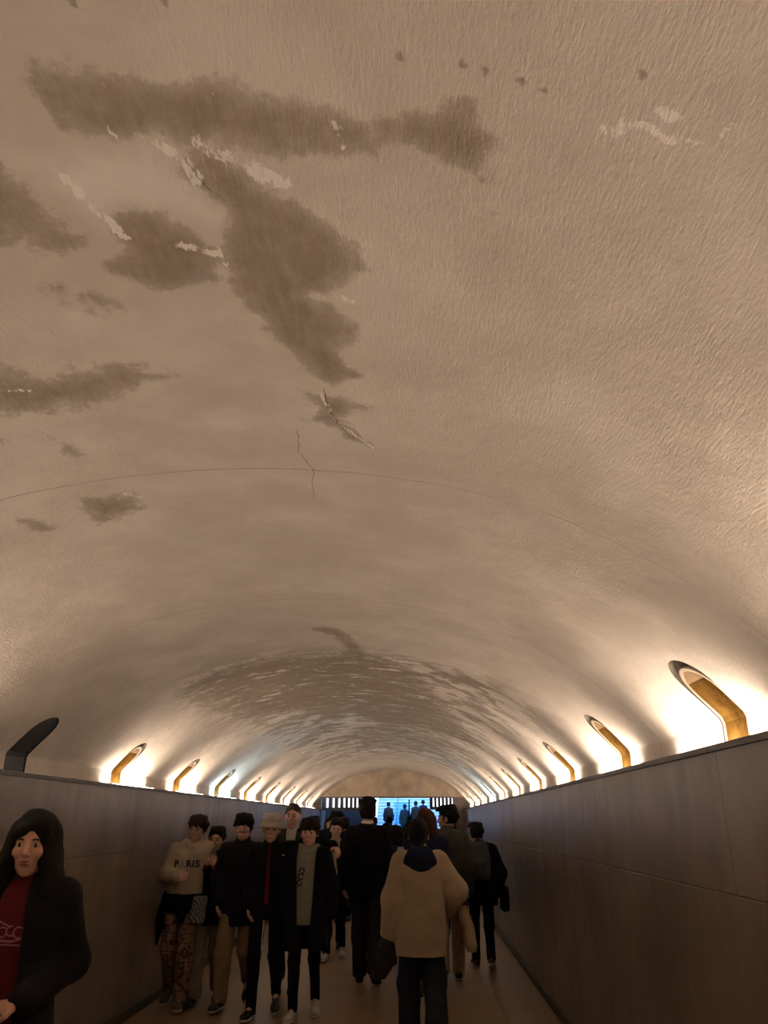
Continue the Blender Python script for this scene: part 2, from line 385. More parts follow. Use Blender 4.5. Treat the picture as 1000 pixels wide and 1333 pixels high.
M_CRACK = mat('crack_dark', (.12, .085, .06), .9)  # dark brown of the plaster cracks
def crack(pts, wd):
    P = []
    for a, b in zip(pts, pts[1:]):
        for k in range(6): P.append((a[0]+(b[0]-a[0])*k/6+random.uniform(-.006, .006), a[1]+(b[1]-a[1])*k/6))
    P.append(pts[-1]); V_ = []; F_ = []
    for i, (x, y) in enumerate(P):
        ww = wd*random.uniform(.6, 1.3)*(1 if 0 < i < len(P)-1 else .2)
        for s in (-1, 1): V_.append((x+s*ww, y, zprof(x+s*ww-XC)-.0012))
    for i in range(len(P)-1): F_.append((2*i, 2*i+1, 2*i+3, 2*i+2))
    o = pymesh('crack', V_, F_, M_CRACK, ceiling); return o
crack([(-0.401, 2.401), (-0.422, 2.587), (-0.388, 2.734), (-0.431, 3.053)], .0013)
crack([(-0.275, 2.108), (-0.278, 2.23), (-0.253, 2.346), (-0.2, 2.43)], .0015)
crack([(-.47, 1.20), (-.44, 1.28), (-.40, 1.33)], .001)

# niches with amber glass, and the tube lights in the trough
ORD = ['nearest the camera', 'second from the camera', 'third from the camera', 'fourth from the camera', 'fifth from the camera', 'sixth from the camera', 'seventh from the camera', 'eighth from the camera', 'ninth from the camera', 'farthest from the camera']
def prism(outline, d0, d1, yc):
    """solid between two depths behind the band, in (x out, y along, z) of the right side; y relative to yc"""
    n = len(outline); V_ = []
    for d in (d0, d1):
        for s, y in outline:
            u, z = band_pt(s, d); V_.append((u, y-yc, z))
    F_ = [tuple(range(n))[::-1], tuple(range(n, 2*n))] + [(i, (i+1) % n, n+(i+1) % n, n+i) for i in range(n)]
    return V_, F_
def ring(out, inn, d0, d1, yc):
    n = len(out); V_ = []
    for d in (d0, d1):
        for L_ in (out, inn):
            for s, y in L_:
                u, z = band_pt(s, d); V_.append((u, y-yc, z))
    F_ = []
    for i in range(n-1):
        j = i+1
        F_ += [(i, j, n+j, n+i), (2*n+i, 3*n+i, 3*n+j, 2*n+j), (i, 2*n+i, 2*n+j, j), (n+i, n+j, 3*n+j, 3*n+i)]
    return V_, F_
def tri_panel(outline, d0, d1, yc):
    """panel following the bend of the wall: quads paired across the outline"""
    n = len(outline); h = n//2; V_ = []; F_ = []
    for d in (d0, d1):
        for s, y in outline:
            u, z = band_pt(s, d); V_.append((u, y-yc, z))
    for i in range(h):
        a, b, c, d = i, i+1, n-2-i, n-1-i
        if b >= c: F_.append((a, b, d)); F_.append((n+a, n+d, n+b)); break
        F_.append((a, b, c, d)); F_.append((n+a, n+d, n+c, n+b))
    F_ += [(i, (i+1) % n, n+(i+1) % n, n+i) for i in range(n)]
    return V_, F_
niche_src = {}
def place_side(o, sg, yc):
    o.location = (XC, yc, 0); o.scale = (sg, 1, 1)
for sg, sname in ((1, 'right'), (-1, 'left')):
    vis = 0
    for k, yc in enumerate(slot_y):
        kk = k-3
        off = (sg == -1 and kk == 1)
        seen = (kk >= 0) if sg == 1 else kk >= 1
        key = 'off' if off else 'on'
        if key not in niche_src:
            parts = []
            op = slot_outline(0, -.004, -.004)
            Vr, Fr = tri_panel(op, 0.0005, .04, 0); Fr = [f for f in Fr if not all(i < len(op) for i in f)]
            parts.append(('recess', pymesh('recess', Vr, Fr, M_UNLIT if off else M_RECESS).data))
            if off:
                Vg, Fg = tri_panel(slot_outline(0, .004, .004), .01, .016, 0); parts.append(('blank_panel', pymesh('blank_panel', Vg, Fg, M_UNLIT).data))
            else:
                a = slot_outline(0, .012, .045); b = slot_outline(0, .026, .05)
                Vg, Fg = ring(a, b, .003, .016, 0); parts.append(('panel_edge', pymesh('panel_edge', Vg, Fg, M_FRAME).data))
                Vg, Fg = tri_panel(b, .008, .015, 0)
                p = pymesh('glass_panel', Vg, Fg, M_AMBER).data; p.materials.append(M_SALMON)
                ctop = S_TOP+SLOT_W+.05
                for f in p.polygons:
                    if f.center.x < band_pt(ctop-.055)[0]: f.material_index = 1
                parts.append(('glass_panel', p))
                b_ = MB(); b_.box((band_pt(SK+.03, .035)[0], -.002, 1.9), (band_pt(SK+.03, .04)[0]+.004, .002, 2.02)); parts.append(('glass_clip', b_.build('glass_clip', M_FRAME).data))
            niche_src[key] = parts
            for o in [o for o in COL.objects if o.parent is None and o.name.split('.')[0] in ('recess', 'blank_panel', 'panel_edge', 'glass_panel', 'glass_clip')]: bpy.data.objects.remove(o)
        root = empty('light_niche') if k >= 2 else None
        if root:
            place_side(root, sg, yc)
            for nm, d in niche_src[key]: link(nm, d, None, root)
        if seen:
            pos = ORD[vis]
            if off: lab = 'unlit dark grey niche in the left side of the vault'
            else: lab = 'round-topped amber glass niche on the %s side of the vault, %s%s' % (sname, pos if sg == 1 or vis == 0 else pos, '')
        else: lab = 'round-topped amber glass niche on the %s side, outside the picture%s' % (sname, ' just before the dark niche' if kk == 0 else '')
        if sg == -1 and kk >= 2: lab = 'round-topped amber glass niche on the left side, %s lit one past the dark niche' % ['first', 'second', 'third', 'fourth', 'fifth', 'sixth', 'seventh', 'eighth'][kk-2]
        if root: prop(root, lab, 'light niche', 'amber light niches along the %s side' % sname if not off and seen else ('niches behind the camera' if not seen else None))
        # tube light
        cool = kk == 4 if sg == -1 else kk in (6,)
        t = empty('fluorescent_light'); place_side(t, sg, yc)
        a_, b_y = (-.36, .80)
        zt = 1.948; xt = UB-.055
        tm = M_TOFF if off else (M_TC if cool else M_TW)
        if sg == -1 and kk == 6: tm = M_TC if False else M_TW
        MB().tube([(xt, a_+.03, zt), (xt, b_y-.03, zt)], .014, 12).build('tube', tm, t, True)
        MB().box((xt-.05, a_, 1.83), (xt+.05, b_y, 1.915)).box((xt-.05, a_, 1.915), (xt+.053, a_+.012, 1.962)).box((xt-.05, b_y-.012, 1.915), (xt+.053, b_y, 1.962)).build('housing', M_HOUS, t)
        c2 = {'right': 'right', 'left': 'left'}[sname]
        if off: lab = 'unlit fluorescent tube behind the ledge under the dark left niche'
        elif not seen: lab = 'fluorescent tube behind the %s ledge, %s' % (sname, {0: 'level with the first lit right niche', -1: 'a step ahead of the camera and out of frame', -2: 'level with the camera', -3: 'a step behind the camera'}[kk])
        else:
            col = 'cool bluish' if cool else 'warm'
            n_ = ORD[vis] if sg == 1 else ['first', 'second', 'third', 'fourth', 'fifth', 'sixth', 'seventh', 'eighth'][kk-2]+' lit one past the dark niche'
            lab = '%s fluorescent tube behind the %s ledge, %s' % (col, sname, n_)
        prop(t, lab, 'tube light', None if off else ('tube lights behind the %s ledge' % sname if seen else 'tube lights behind the camera'))
        if seen: vis += 1

# end wall with lunette, wide doorway
def lunette(name, y, thick, m):
    bm = bmesh.new(); n = 48; us = np.linspace(-UB, UB, n)
    a = [bm.verts.new((XC+u, y, zprof(u)+.01)) for u in us]; b = [bm.verts.new((XC+u, y, 2.245)) if zprof(u) > 2.245 else bm.verts.new((XC+u, y, zprof(u)-.001)) for u in us]
    for i in range(n-1): bm.faces.new((a[i], a[i+1], b[i+1], b[i]))
    r = bmesh.ops.extrude_face_region(bm, geom=bm.faces[:]); bmesh.ops.translate(bm, vec=(0, thick, 0), verts=[v for v in r['geom'] if isinstance(v, bmesh.types.BMVert)])
    bmesh.ops.recalc_face_normals(bm, faces=bm.faces[:]); me_ = bpy.data.meshes.new(name); bm.to_mesh(me_); bm.free(); return link(name, me_, m)
M_LUN = mat('lunette_plaster', (.46, .36, .27), .9, noise=.25, nscale=3, bump=.3, bscale=30)
struct(lunette('wall_end', Y1, .25, M_LUN))
OXL, OXR = -2.62, .98
struct(MB().box((XC-UB-.05, Y1, 0), (OXL, Y1+.25, 2.25)).build('wall_end_left', STONE_L))
struct(MB().box((OXR, Y1, 0), (XC+UB+.05, Y1+.25, 2.25)).build('wall_end_right', STONE_R))
struct(MB().box((OXL-.02, Y1-.02, 2.225), (OXR+.02, Y1+.02, 2.26)).build('trim_5', M_CAP))
struct(MB().box((XC-UB-.05, Y0-.1, 0), (XC+UB+.05, Y0, 3)).build('wall_rear', STONE_L))

# ------------------------------------------------------------------ hall and stairs beyond
HY0 = Y1+.25; SY = 40.0
struct(MB().box((-4.6, HY0, 0), (-4.5, 54, 6)).build('wall_hall_left', M_CONC))
struct(MB().box((3.5, HY0, 0), (3.6, 54, 6)).build('wall_hall_right', M_CONC))
struct(MB().box((-4.6, HY0-.05, 2.85), (3.6, SY-.3, 2.95)).build('ceiling_hall', M_CONC))
struct(MB().box((-4.6, HY0, 0), (OXL-.3, HY0+.06, 2.9)).build('wall_hall_front_left', M_CONC))
struct(MB().box((1.5, HY0, 0), (3.6, HY0+.06, 2.9)).build('wall_hall_front_right', M_CONC))
struct(MB().box((-4.6, Y1, 0), (-2.6, 54, .001)).build('floor_hall_left', FLOOR)); struct(MB().box((1.6, Y1, 0), (3.6, 54, .001)).build('floor_hall_right', FLOOR))
st = MB()
for i in range(22): st.box((-2.1, SY+i*.31, 0), (1.4, SY+.31*(i+1)+.01, .165*(i+1)))
st = st.build('staircase', M_STEP)
ng = MB()
for i in range(22): ng.box((-2.1, SY+i*.31-.01, .165*(i+1)-.025), (1.4, SY+i*.31+.06, .165*(i+1)+.004))
ng.build('lit_tread_edge', M_WHITE, st)  # white strips paint skylight on the tread edges above the bluer risers
_ = 0; prop(st, 'pale blue lit stone staircase rising to daylight beyond the doorway', 'staircase')
struct(MB().box((-4.5, SY+.3, 0), (-2.1, SY+.4, 6)).build('wall_stair_left', M_DARKW)); struct(MB().box((1.4, SY+.3, 0), (3.5, SY+.4, 6)).build('wall_stair_right', M_CONC))
M_CYAN = mat('painted_cyan', (.25, .72, .85), .5, noise=.3, nscale=1.5)
r = empty('handrail', (-1.02, SY-.02, 0)); prop(r, 'blue metal handrail on the left of the stairs', 'handrail')
M_BLUE = mat('blue_paint', (.05, .12, .42), .4)
MB().tube([(0, .1, 1.0), (0, 6.4, 4.35)], .03).build('rail', M_BLUE, r, True)
for k in range(5): MB().tube([(0, .15+k*1.5, .165*(int((.13+k*1.5)/.31)+1)+.002), (0, .15+k*1.5, 1.0+(.05+k*1.5)*.53)], .02).build('post', M_BLUE, r, True)
r = empty('glass_screen', (-.38, SY-.35, 0)); prop(r, 'tall blue-green glass screen with a dark post beside the stairs', 'screen')
M_GLASS = mat('green_glass', (.55, .95, .95), .05, trans=.9)
MB().box((-.72, 0, .1), (-.02, .012, 2.5)).build('pane', M_GLASS, r); MB().box((-.02, -.02, 0), (.05, .04, 2.6), .005).build('post', M_DARK, r)

# slatted screens left and right of the doorway, glowing strips added for bright gaps
M_GLOW = tube_mat('gap_glow', (.92, .92, 1.0), 3.2)
def slat_screen(xs, wd, label, zb):
    r = empty('slatted_screen', (xs[0], Y1+.5, 0)); x0 = xs[0]
    for i in range(len(xs)-1):
        g = (xs[i+1]-xs[i])*.60
        MB().box((xs[i]-x0, 0, zb), (xs[i]-x0+g, .08, 2.85), .004).build('slat', M_DARK, r)
        c = xs[i]-x0+g+(xs[i+1]-xs[i]-g)/2
        MB().tube([(c, .14, zb+.02), (c, .14, 2.8)], (xs[i+1]-xs[i]-g)*.36, 8).build('tube', M_GLOW, r, True)  # glowing strip added so the gap between slats reads bright
    MB().box((-.02, -.02, zb-.06), (xs[-1]-x0, .2, zb), .004).build('bottom_rail', M_DARK, r)
    MB().box((-.02, .18, zb), (xs[-1]-x0, .2, 2.85)).build('back_board', M_DARK, r)
    prop(r, label, 'slatted screen'); return r
K_ = .0212
slat_screen([(-125.5, -116.5, -108.5, -101, -94.5, -88.5, -83, -77.5, -72)[i]*K_ for i in range(9)], .1, 'dark slatted screen with added glowing strips in its gaps at the left of the doorway', 1.98)
slat_screen([(18+5.0*i)*K_ for i in range(8)], .1, 'dark slatted screen with added glowing strips in its gaps at the right of the doorway', 2.0)

# ------------------------------------------------------------------ figures: distance fields meshed with surface nets
class Field:
    def __init__(s, lo, hi, res):
        s.lo = np.array(lo, np.float32); s.res = res
        s.n = np.ceil((np.array(hi)-s.lo)/res).astype(int)+1
        s.ax = [s.lo[i]+np.arange(s.n[i], dtype=np.float32)*res for i in range(3)]
        s.v = np.full(tuple(s.n), .5, np.float32)
    def block(s, lo, hi, pad):
        sl = []
        for i in range(3):
            a = int(np.clip(math.floor((lo[i]-pad-s.lo[i])/s.res), 0, s.n[i])); b = int(np.clip(math.ceil((hi[i]+pad-s.lo[i])/s.res)+1, 0, s.n[i]))
            sl.append(slice(a, b))
        sl = tuple(sl)
        X, Y, Z = s.ax[0][sl[0]][:, None, None], s.ax[1][sl[1]][None, :, None], s.ax[2][sl[2]][None, None, :]
        return sl, X, Y, Z
    def comb(s, sl, d, k, op):
        a = s.v[sl]
        if a.size == 0: return
        if op == 'add':
            if k > 0:
                h = np.clip(.5+.5*(a-d)/k, 0, 1); s.v[sl] = a+(d-a)*h-k*h*(1-h)
            else: s.v[sl] = np.minimum(a, d)
        elif op == 'sub':
            if k > 0:
                h = np.clip(.5-.5*(a+d)/k, 0, 1); s.v[sl] = a+(-d-a)*h+k*h*(1-h)
            else: s.v[sl] = np.maximum(a, -d)
    def rcone(s, a, b, r1, r2, k=.02, op='add'):
        a = np.array(a, float); b = np.array(b, float); R = max(r1, r2)+k+s.res*2
        sl, X, Y, Z = s.block(np.minimum(a, b), np.maximum(a, b), R+.02)
        d = b-a; L2 = float(d@d)+1e-9
        t = np.clip(((X-a[0])*d[0]+(Y-a[1])*d[1]+(Z-a[2])*d[2])/L2, 0, 1)
        q = np.sqrt((X-a[0]-t*d[0])**2+(Y-a[1]-t*d[1])**2+(Z-a[2]-t*d[2])**2)-(r1+(r2-r1)*t)
        s.comb(sl, q.astype(np.float32), k, op)
    def ell(s, c, r, k=.02, op='add', R=None):
        c = np.array(c, float); r = np.array(r, float); m_ = r.max()
        sl, X, Y, Z = s.block(c-m_, c+m_, k+s.res*2+.01)
        x, y, z = X-c[0], Y-c[1], Z-c[2]
        if R is not None:
            x, y, z = R[0][0]*x+R[1][0]*y+R[2][0]*z, R[0][1]*x+R[1][1]*y+R[2][1]*z, R[0][2]*x+R[1][2]*y+R[2][2]*z
        k0 = np.sqrt((x/r[0])**2+(y/r[1])**2+(z/r[2])**2); k1 = np.sqrt((x/r[0]**2)**2+(y/r[1]**2)**2+(z/r[2]**2)**2)+1e-6
        s.comb(sl, (k0*(k0-1)/k1).astype(np.float32), k, op)
    def box(s, c, h, k=0, op='add', R=None, rnd=0):
        c = np.array(c, float); h = np.array(h, float); m_ = float(np.linalg.norm(h))
        sl, X, Y, Z = s.block(c-m_, c+m_, k+s.res*2)
        x, y, z = X-c[0], Y-c[1], Z-c[2]
        if R is not None:
            x, y, z = R[0][0]*x+R[1][0]*y+R[2][0]*z, R[0][1]*x+R[1][1]*y+R[2][1]*z, R[0][2]*x+R[1][2]*y+R[2][2]*z
        qx, qy, qz = abs(x)-h[0]+rnd, abs(y)-h[1]+rnd, abs(z)-h[2]+rnd
        d = np.sqrt(np.maximum(qx, 0)**2+np.maximum(qy, 0)**2+np.maximum(qz, 0)**2)+np.minimum(np.maximum(qx, np.maximum(qy, qz)), 0)-rnd
        s.comb(sl, d.astype(np.float32), k, op)
    def loft(s, zs, cx, cy, w, d, k=.03, op='add', pw=2.3):
        zs, cx, cy, w, d = map(np.array, (zs, cx, cy, w, d)); W = max(w.max(), d.max())
        sl, X, Y, Z = s.block((cx.min()-W, cy.min()-W, zs[0]), (cx.max()+W, cy.max()+W, zs[-1]), k+s.res*2)
        ip = lambda a: np.interp(Z.ravel(), zs, a)[None, None, :]
        ww, dd = ip(w), ip(d)
        q = ((abs(X-ip(cx))/ww)**pw+(abs(Y-ip(cy))/dd)**pw)**(1/pw)
        f = (q-1)*np.minimum(ww, dd); f = np.maximum(f, np.maximum(zs[0]-Z, Z-zs[-1]))
        s.comb(sl, f.astype(np.float32), k, op)
    def cutz(s, z, below=True):
        Z = s.ax[2][None, None, :]; s.v = np.maximum(s.v, (z-Z) if below else (Z-z))
    def wrinkle(s, amp, freq=18, seed=0):
        r = np.random.default_rng(seed); X, Y, Z = s.ax[0][:, None, None], s.ax[1][None, :, None], s.ax[2][None, None, :]
        w0 = np.sin(freq*.45*X+r.uniform(0, 6))+np.sin(freq*.4*Z+r.uniform(0, 6)+3*X)
        tot = np.zeros_like(s.v)
        for i in range(4):
            d = r.normal(size=3); d[2] *= 1.6; d *= freq*(.7+.35*i)/np.linalg.norm(d)
            tot += np.sin(d[0]*X+d[1]*Y+d[2]*Z+1.3*w0+r.uniform(0, 6)).astype(np.float32)/(1+.4*i)
        s.v += (amp*.5*tot).astype(np.float32)
    def mesh(s, name):
        v = s.v.copy(); v[0] = v[-1] = .1; v[:, 0] = v[:, -1] = .1; v[:, :, 0] = v[:, :, -1] = .1
        ins = v < 0; nx, ny, nz = v.shape
        c8 = [(i, j, k) for i in (0, 1) for j in (0, 1) for k in (0, 1)]
        cnt = sum(ins[i:nx-1+i, j:ny-1+j, k:nz-1+k].astype(np.int8) for i, j, k in c8)
        act = (cnt > 0) & (cnt < 8); idx = np.argwhere(act)
        if len(idx) == 0: return bpy.data.meshes.new(name)
        num = np.full(act.shape, -1, np.int64); num[act] = np.arange(len(idx))
        acc = np.zeros((len(idx), 3)); n = np.zeros(len(idx))
        I, J_, K = idx.T
        for a in c8:
            for ax in range(3):
                if a[ax]: continue
                b = list(a); b[ax] = 1
                va = v[I+a[0], J_+a[1], K+a[2]]; vb = v[I+b[0], J_+b[1], K+b[2]]; m_ = (va < 0) != (vb < 0)
                t = np.where(m_, va/(va-vb+1e-12), 0); p = np.tile(np.array(a, float), (len(idx), 1)); p[:, ax] += t
                acc[m_] += p[m_]; n[m_] += 1
        P = (idx+acc/n[:, None])*s.res+s.lo
        Q = []
        for ax in range(3):
            o1, o2 = (ax+1) % 3, (ax+2) % 3
            sa = [slice(1, -1)]*3; sb = [slice(1, -1)]*3; sa[ax] = slice(0, -1); sb[ax] = slice(1, None)
            A, B = ins[tuple(sa)], ins[tuple(sb)]
            e = np.argwhere(A != B)
            if len(e) == 0: continue
            flip = A[tuple(e.T)]; e = e+1; e[:, ax] -= 1
            def cell(d1, d2):
                q = e.copy(); q[:, o1] -= d1; q[:, o2] -= d2; return num[tuple(q.T)]
            q = np.stack([cell(1, 1), cell(0, 1), cell(0, 0), cell(1, 0)], 1)
            q[~flip] = q[~flip][:, ::-1]; Q.append(q)
        Q = np.concatenate(Q); Q = Q[(Q >= 0).all(1)]
        me_ = bpy.data.meshes.new(name)
        me_.vertices.add(len(P)); me_.vertices.foreach_set('co', P.astype(np.float32).ravel())
        me_.loops.add(len(Q)*4); me_.loops.foreach_set('vertex_index', Q.ravel().astype(np.int32))
        me_.polygons.add(len(Q)); me_.polygons.foreach_set('loop_start', np.arange(0, len(Q)*4, 4, dtype=np.int32)); me_.polygons.foreach_set('loop_total', np.full(len(Q), 4, np.int32))
        me_.update(calc_edges=True); me_.validate(); me_.shade_smooth()
        return me_

def rotm(yaw=0, tilt=0, nod=0):
    """columns are the head axes: x to the person's left, -y forward, z up"""
    return np.array((Matrix.Rotation(yaw, 3, 'Z') @ Matrix.Rotation(tilt, 3, 'Y') @ Matrix.Rotation(nod, 3, 'X')))

SKIN = mat('skin', (.46, .25, .17), .5, noise=.08, nscale=30)
SKIN_P = mat('skin_pink', (.52, .29, .21), .5, noise=.08, nscale=30)
SKIN_W = mat('skin_woman', (.50, .27, .18), .48, noise=.06, nscale=30)
M_EYE = mat('eye_white', (.5, .45, .4), .25); M_IRIS = mat('eye_dark', (.015, .01, .008), .2); M_LIP = mat('lips', (.34, .10, .09), .45); M_BROW = mat('brow_hair', (.02, .013, .01), .9)

def cloth(name, c, rough=.9, noise=.15, bump=.25, bscale=180, nscale=8, sheen=0): return mat(name, c, rough, spec=.08, noise=noise, nscale=nscale, bump=bump, bscale=bscale, sheen=sheen)
def hairmat(name, c): return mat(name, [v*.8 for v in c], .75, spec=.12, noise=.5, nscale=9, bump=.8, bscale=60, stretch=(6, 6, .6))
BLK = cloth('black_cloth', (.007, .0068, .008)); BLK2 = cloth('black_puffer', (.009, .0085, .010), .75); NAVY = cloth('navy_cloth', (.010, .013, .028)); CHAR = cloth('charcoal_cloth', (.022, .021, .022))
H_BLK = hairmat('hair_black', (.010, .008, .008)); H_BRN = hairmat('hair_brown', (.030, .019, .013)); H_RED = hairmat('hair_auburn', (.065, .024, .014)); H_GRY = hairmat('hair_grey', (.07, .06, .055))
SH_BLK = mat('shoe_black', (.010, .009, .009), .5); SOLE_W = mat('sole_white', (.42, .39, .34), .6); SOLE_B = mat('sole_black', (.02, .018, .016), .6); SH_WHT = cloth('shoe_white', (.42, .40, .36)); SH_GRY = cloth('shoe_grey', (.10, .085, .07))

BASE = dict(pelvis=(0, 0, .93), neck=(0, .012, 1.455), head=(0, -.012, 1.60),
            shR=(-.155, .005, 1.385), elR=(-.215, .03, 1.12), wrR=(-.225, -.03, .88), shL=(.155, .005, 1.385), elL=(.215, .03, 1.12), wrL=(.225, -.03, .88),
            hipR=(-.085, 0, .90), knR=(-.095, -.015, .49), anR=(-.10, .02, .085), hipL=(.085, 0, .90), knL=(.095, -.015, .49), anL=(.10, .02, .085),
            toeR=(-.125, -.16, .03), toeL=(.125, -.16, .03))
PZ = [.40, .80, .90, 1.04, 1.16, 1.28, 1.36, 1.42, 1.46, 1.48]
PW = [.165, .160, .165, .142, .146, .160, .160, .115, .070, .05]
PD = [.115, .112, .118, .100, .104, .112, .105, .085, .066, .05]

class Person:
    def __init__(s, label, loc, rz, H, pose=None, res=.007, head=(0, 0, 0), skin=SKIN, build=1.0, hands=None):
        s.root = empty('person', loc, rz); s.label = label; prop(s.root, label, 'person')
        s.k = H/1.715; s.kh = s.k*1.07; s.res = res; s.skin = skin; s.b = build
        J = {**BASE, **(pose or {})}; s.J = {a: np.array(b)*s.k for a, b in J.items()}
        s.R = rotm(*head); s.hands = hands or {}
        P = np.array(list(s.J.values())); s.lo = P.min(0)-.26; s.hi = P.max(0)+.26; s.lo[2] = -.03
    def field(s, lo=None, hi=None, res=None): return Field(s.lo if lo is None else lo, s.hi if hi is None else hi, res or s.res)
    def out(s, f, name, m, parent=None):
        me_ = f.mesh(name); me_.materials.append(m); o = bpy.data.objects.new(name, me_); COL.objects.link(o); o.parent = parent or s.root; return o
    def hp(s, p): return s.J['head']+s.R @ (np.array(p)*s.kh)
    def spine(s, z):
        a, b = s.J['pelvis'], s.J['neck']; t = np.clip((np.array(z)-a[2])/(b[2]-a[2]), -.6, 1.1)
        t = np.where(t < 0, 0, t); return a[0]+(b[0]-a[0])*t, a[1]+(b[1]-a[1])*t
    def torso(s, f, t, z0, flare=0, dt=0, k=.03, ztop=1.48):
        kk = s.k; zs = np.array(PZ)*kk; z0 = max(z0*kk, .05)
        zz = np.unique(np.concatenate([[z0], zs[(zs > z0) & (zs <= ztop*kk)], [ztop*kk]]))
        cx, cy = s.spine(zz); w_ = np.interp(zz, zs, np.array(PW)*kk*s.b)+t; d_ = np.interp(zz, zs, np.array(PD)*kk*s.b)+t+dt
        fl = np.clip((1.05*kk-zz)/(1.05*kk-z0+1e-6), 0, 1)*flare; w_ = w_+fl; d_ = d_+fl*.7
        f.loft(zz, cx, cy, w_, d_, k)
    def limb(s, f, names, rs, k=.025, end=None):
        p = [s.J[n] for n in names]
        if end: p[-1] = p[-2]+(p[-1]-p[-2])*end
        for i in range(len(p)-1): f.rcone(p[i], p[i+1], rs[i]*s.k, rs[i+1]*s.k, k)
    def hand(s, f, S):
        w_ = s.J['wr'+S]; spec = s.hands.get(S, {}); d = np.array(spec.get('dir', w_-s.J['el'+S]), float); d /= np.linalg.norm(d)
        nrm = np.array(spec.get('palm', (1 if S == 'R' else -1, 0, 0)), float); nrm -= d*(nrm@d); nrm /= np.linalg.norm(nrm)   # palm faces this way
        curl = spec.get('curl', .5); spread = spec.get('spread', .0)
        side = np.cross(d, nrm) * (1 if S == 'L' else -1)          # towards the thumb
        if spec.get('thumb') is not None and side@np.array(spec['thumb']) < 0: side = -side
        K = s.k
        for i, (o, L_) in enumerate(((.030, .082), (.010, .086), (-.010, .082), (-.029, .074))):
            kn = w_+(d*L_*.92+side*o)*K; f.rcone(w_+side*o*.45*K+d*.005, kn, .016*K, .0125*K, .012)
            ln = (.074, .082, .076, .060)[i]*K; dd = d*math.cos(.15+curl*.6)+nrm*math.sin(.15+curl*.6)+side*o*spread*30; dd /= np.linalg.norm(dd)
            a = kn+dd*ln*.5; d2 = d*math.cos(curl*1.9)+nrm*math.sin(curl*1.9)+side*o*spread*30; d2 /= np.linalg.norm(d2)
            f.rcone(kn, a, .0105*K, .0090*K, .004); f.rcone(a, a+d2*ln*.5, .0090*K, .0074*K, .004)
        t0 = w_+(d*.022+side*.020)*K; t1 = t0+(side*.030+d*.028+nrm*.012)*K; t2 = t1+(side*.006+d*.030+nrm*.012*(1+curl))*K
        f.rcone(t0, t1, .014*K, .0115*K, .01); f.rcone(t1, t2, .0112*K, .0085*K, .004)
    def body(s, arms=True, forearm=False, face=True, hands=('R', 'L')):
        f = s.field(); K = s.k; J = s.J
        zz = np.array([.84, .93, 1.04, 1.16, 1.28, 1.36, 1.42])*K; cx, cy = s.spine(zz)
        f.loft(zz, cx, cy, np.interp(zz, np.array(PZ)*K, np.array(PW)*K*s.b)-.022, np.interp(zz, np.array(PZ)*K, np.array(PD)*K*s.b)-.024, .02)
        f.rcone(J['shR']+(0, 0, -.005), J['shL']+(0, 0, -.005), .036*K, .036*K, .04)
        for S in 'RL':
            s.limb(f, ['sh'+S, 'el'+S, 'wr'+S], [.036, .033, .0255]); s.limb(f, ['hip'+S, 'kn'+S, 'an'+S], [.065, .044, .032]); f.rcone(J['an'+S], J['toe'+S], .03*K, .015*K, .02)
            if S in hands: s.hand(f, S)
        nb = J['neck']; f.rcone(nb+(0, .004, -.03), s.hp((0, .018, -.06)), .060*K, .054*K, .04)
        def E(c, r, k=.02, op='add'): f.ell(s.hp(c), np.array(r)*s.kh, k, op, s.R)
        def C(a, b, r1, r2, k=.01, op='add'): f.rcone(s.hp(a), s.hp(b), r1*s.kh, r2*s.kh, k, op)
        E((0, .014, .030), (.074, .093, .086)); E((0, -.022, -.022), (.062, .068, .082), .03); E((0, -.034, -.074), (.043, .046, .040), .03); C((0, -.068, -.100), (0, -.066, -.100), .018, .018, .02)
        if face:
            C((-.026, -.076, .020), (.026, -.076, .020), .013, .013, .015)
            for x in (-1, 1):
                E((x*.031, -.104, .000), (.020, .022, .013), .012, 'sub'); E((x*.040, -.066, -.030), (.020, .018, .018), .02)
                E((x*.074, .016, -.014), (.012, .020, .032), .008); E((x*.083, .006, -.012), (.006, .012, .020), .006, 'sub')
                E((x*.011, -.100, -.036), (.008, .009, .007), .006)
            C((0, -.088, .008), (0, -.110, -.030), .0085, .0115, .010)
            E((0, -.088, -.060), (.025, .012, .0065), .006); E((0, -.087, -.070), (.021, .012, .007), .006); E((0, -.104, -.0645), (.020, .010, .0018), .002, 'sub')
        s.body_o = s.out(f, 'body', s.skin)
        if face:
            for x in (-1, 1):
                b = MB(); c = s.hp((x*.031, -.0785, .0)); r = bmesh.ops.create_uvsphere(b.bm, u_segments=12, v_segments=8, radius=.0108*s.kh)
                fwd = Vector(s.R @ np.array((0, -1, 0)))
                for fc in b.bm.faces: fc.material_index = 1 if fc.calc_center_median().normalized().dot(fwd) > .74 else 0
                bmesh.ops.translate(b.bm, vec=c, verts=b.bm.verts[:]); o = b.build('eye', M_EYE, s.root, True); o.data.materials.append(M_IRIS)
                MB().tube([s.hp((x*.016, -.0935, .0195)), s.hp((x*.030, -.0925, .0235)), s.hp((x*.046, -.080, .0185))], [.0035*K, .0042*K, .002*K], 6).build('eyebrow', M_BROW, s.root, True)
        return s
    def lips(s):
        f = Field(s.J['head']-.16, s.J['head']+.16, .002)
        f.ell(s.hp((0, -.0905, -.0595)), np.array((.0235, .0115, .0055))*s.k, .002, 'add', s.R); f.ell(s.hp((0, -.0895, -.0695)), np.array((.020, .0115, .0065))*s.k, .002, 'add', s.R)
        s.out(f, 'lips', M_LIP)
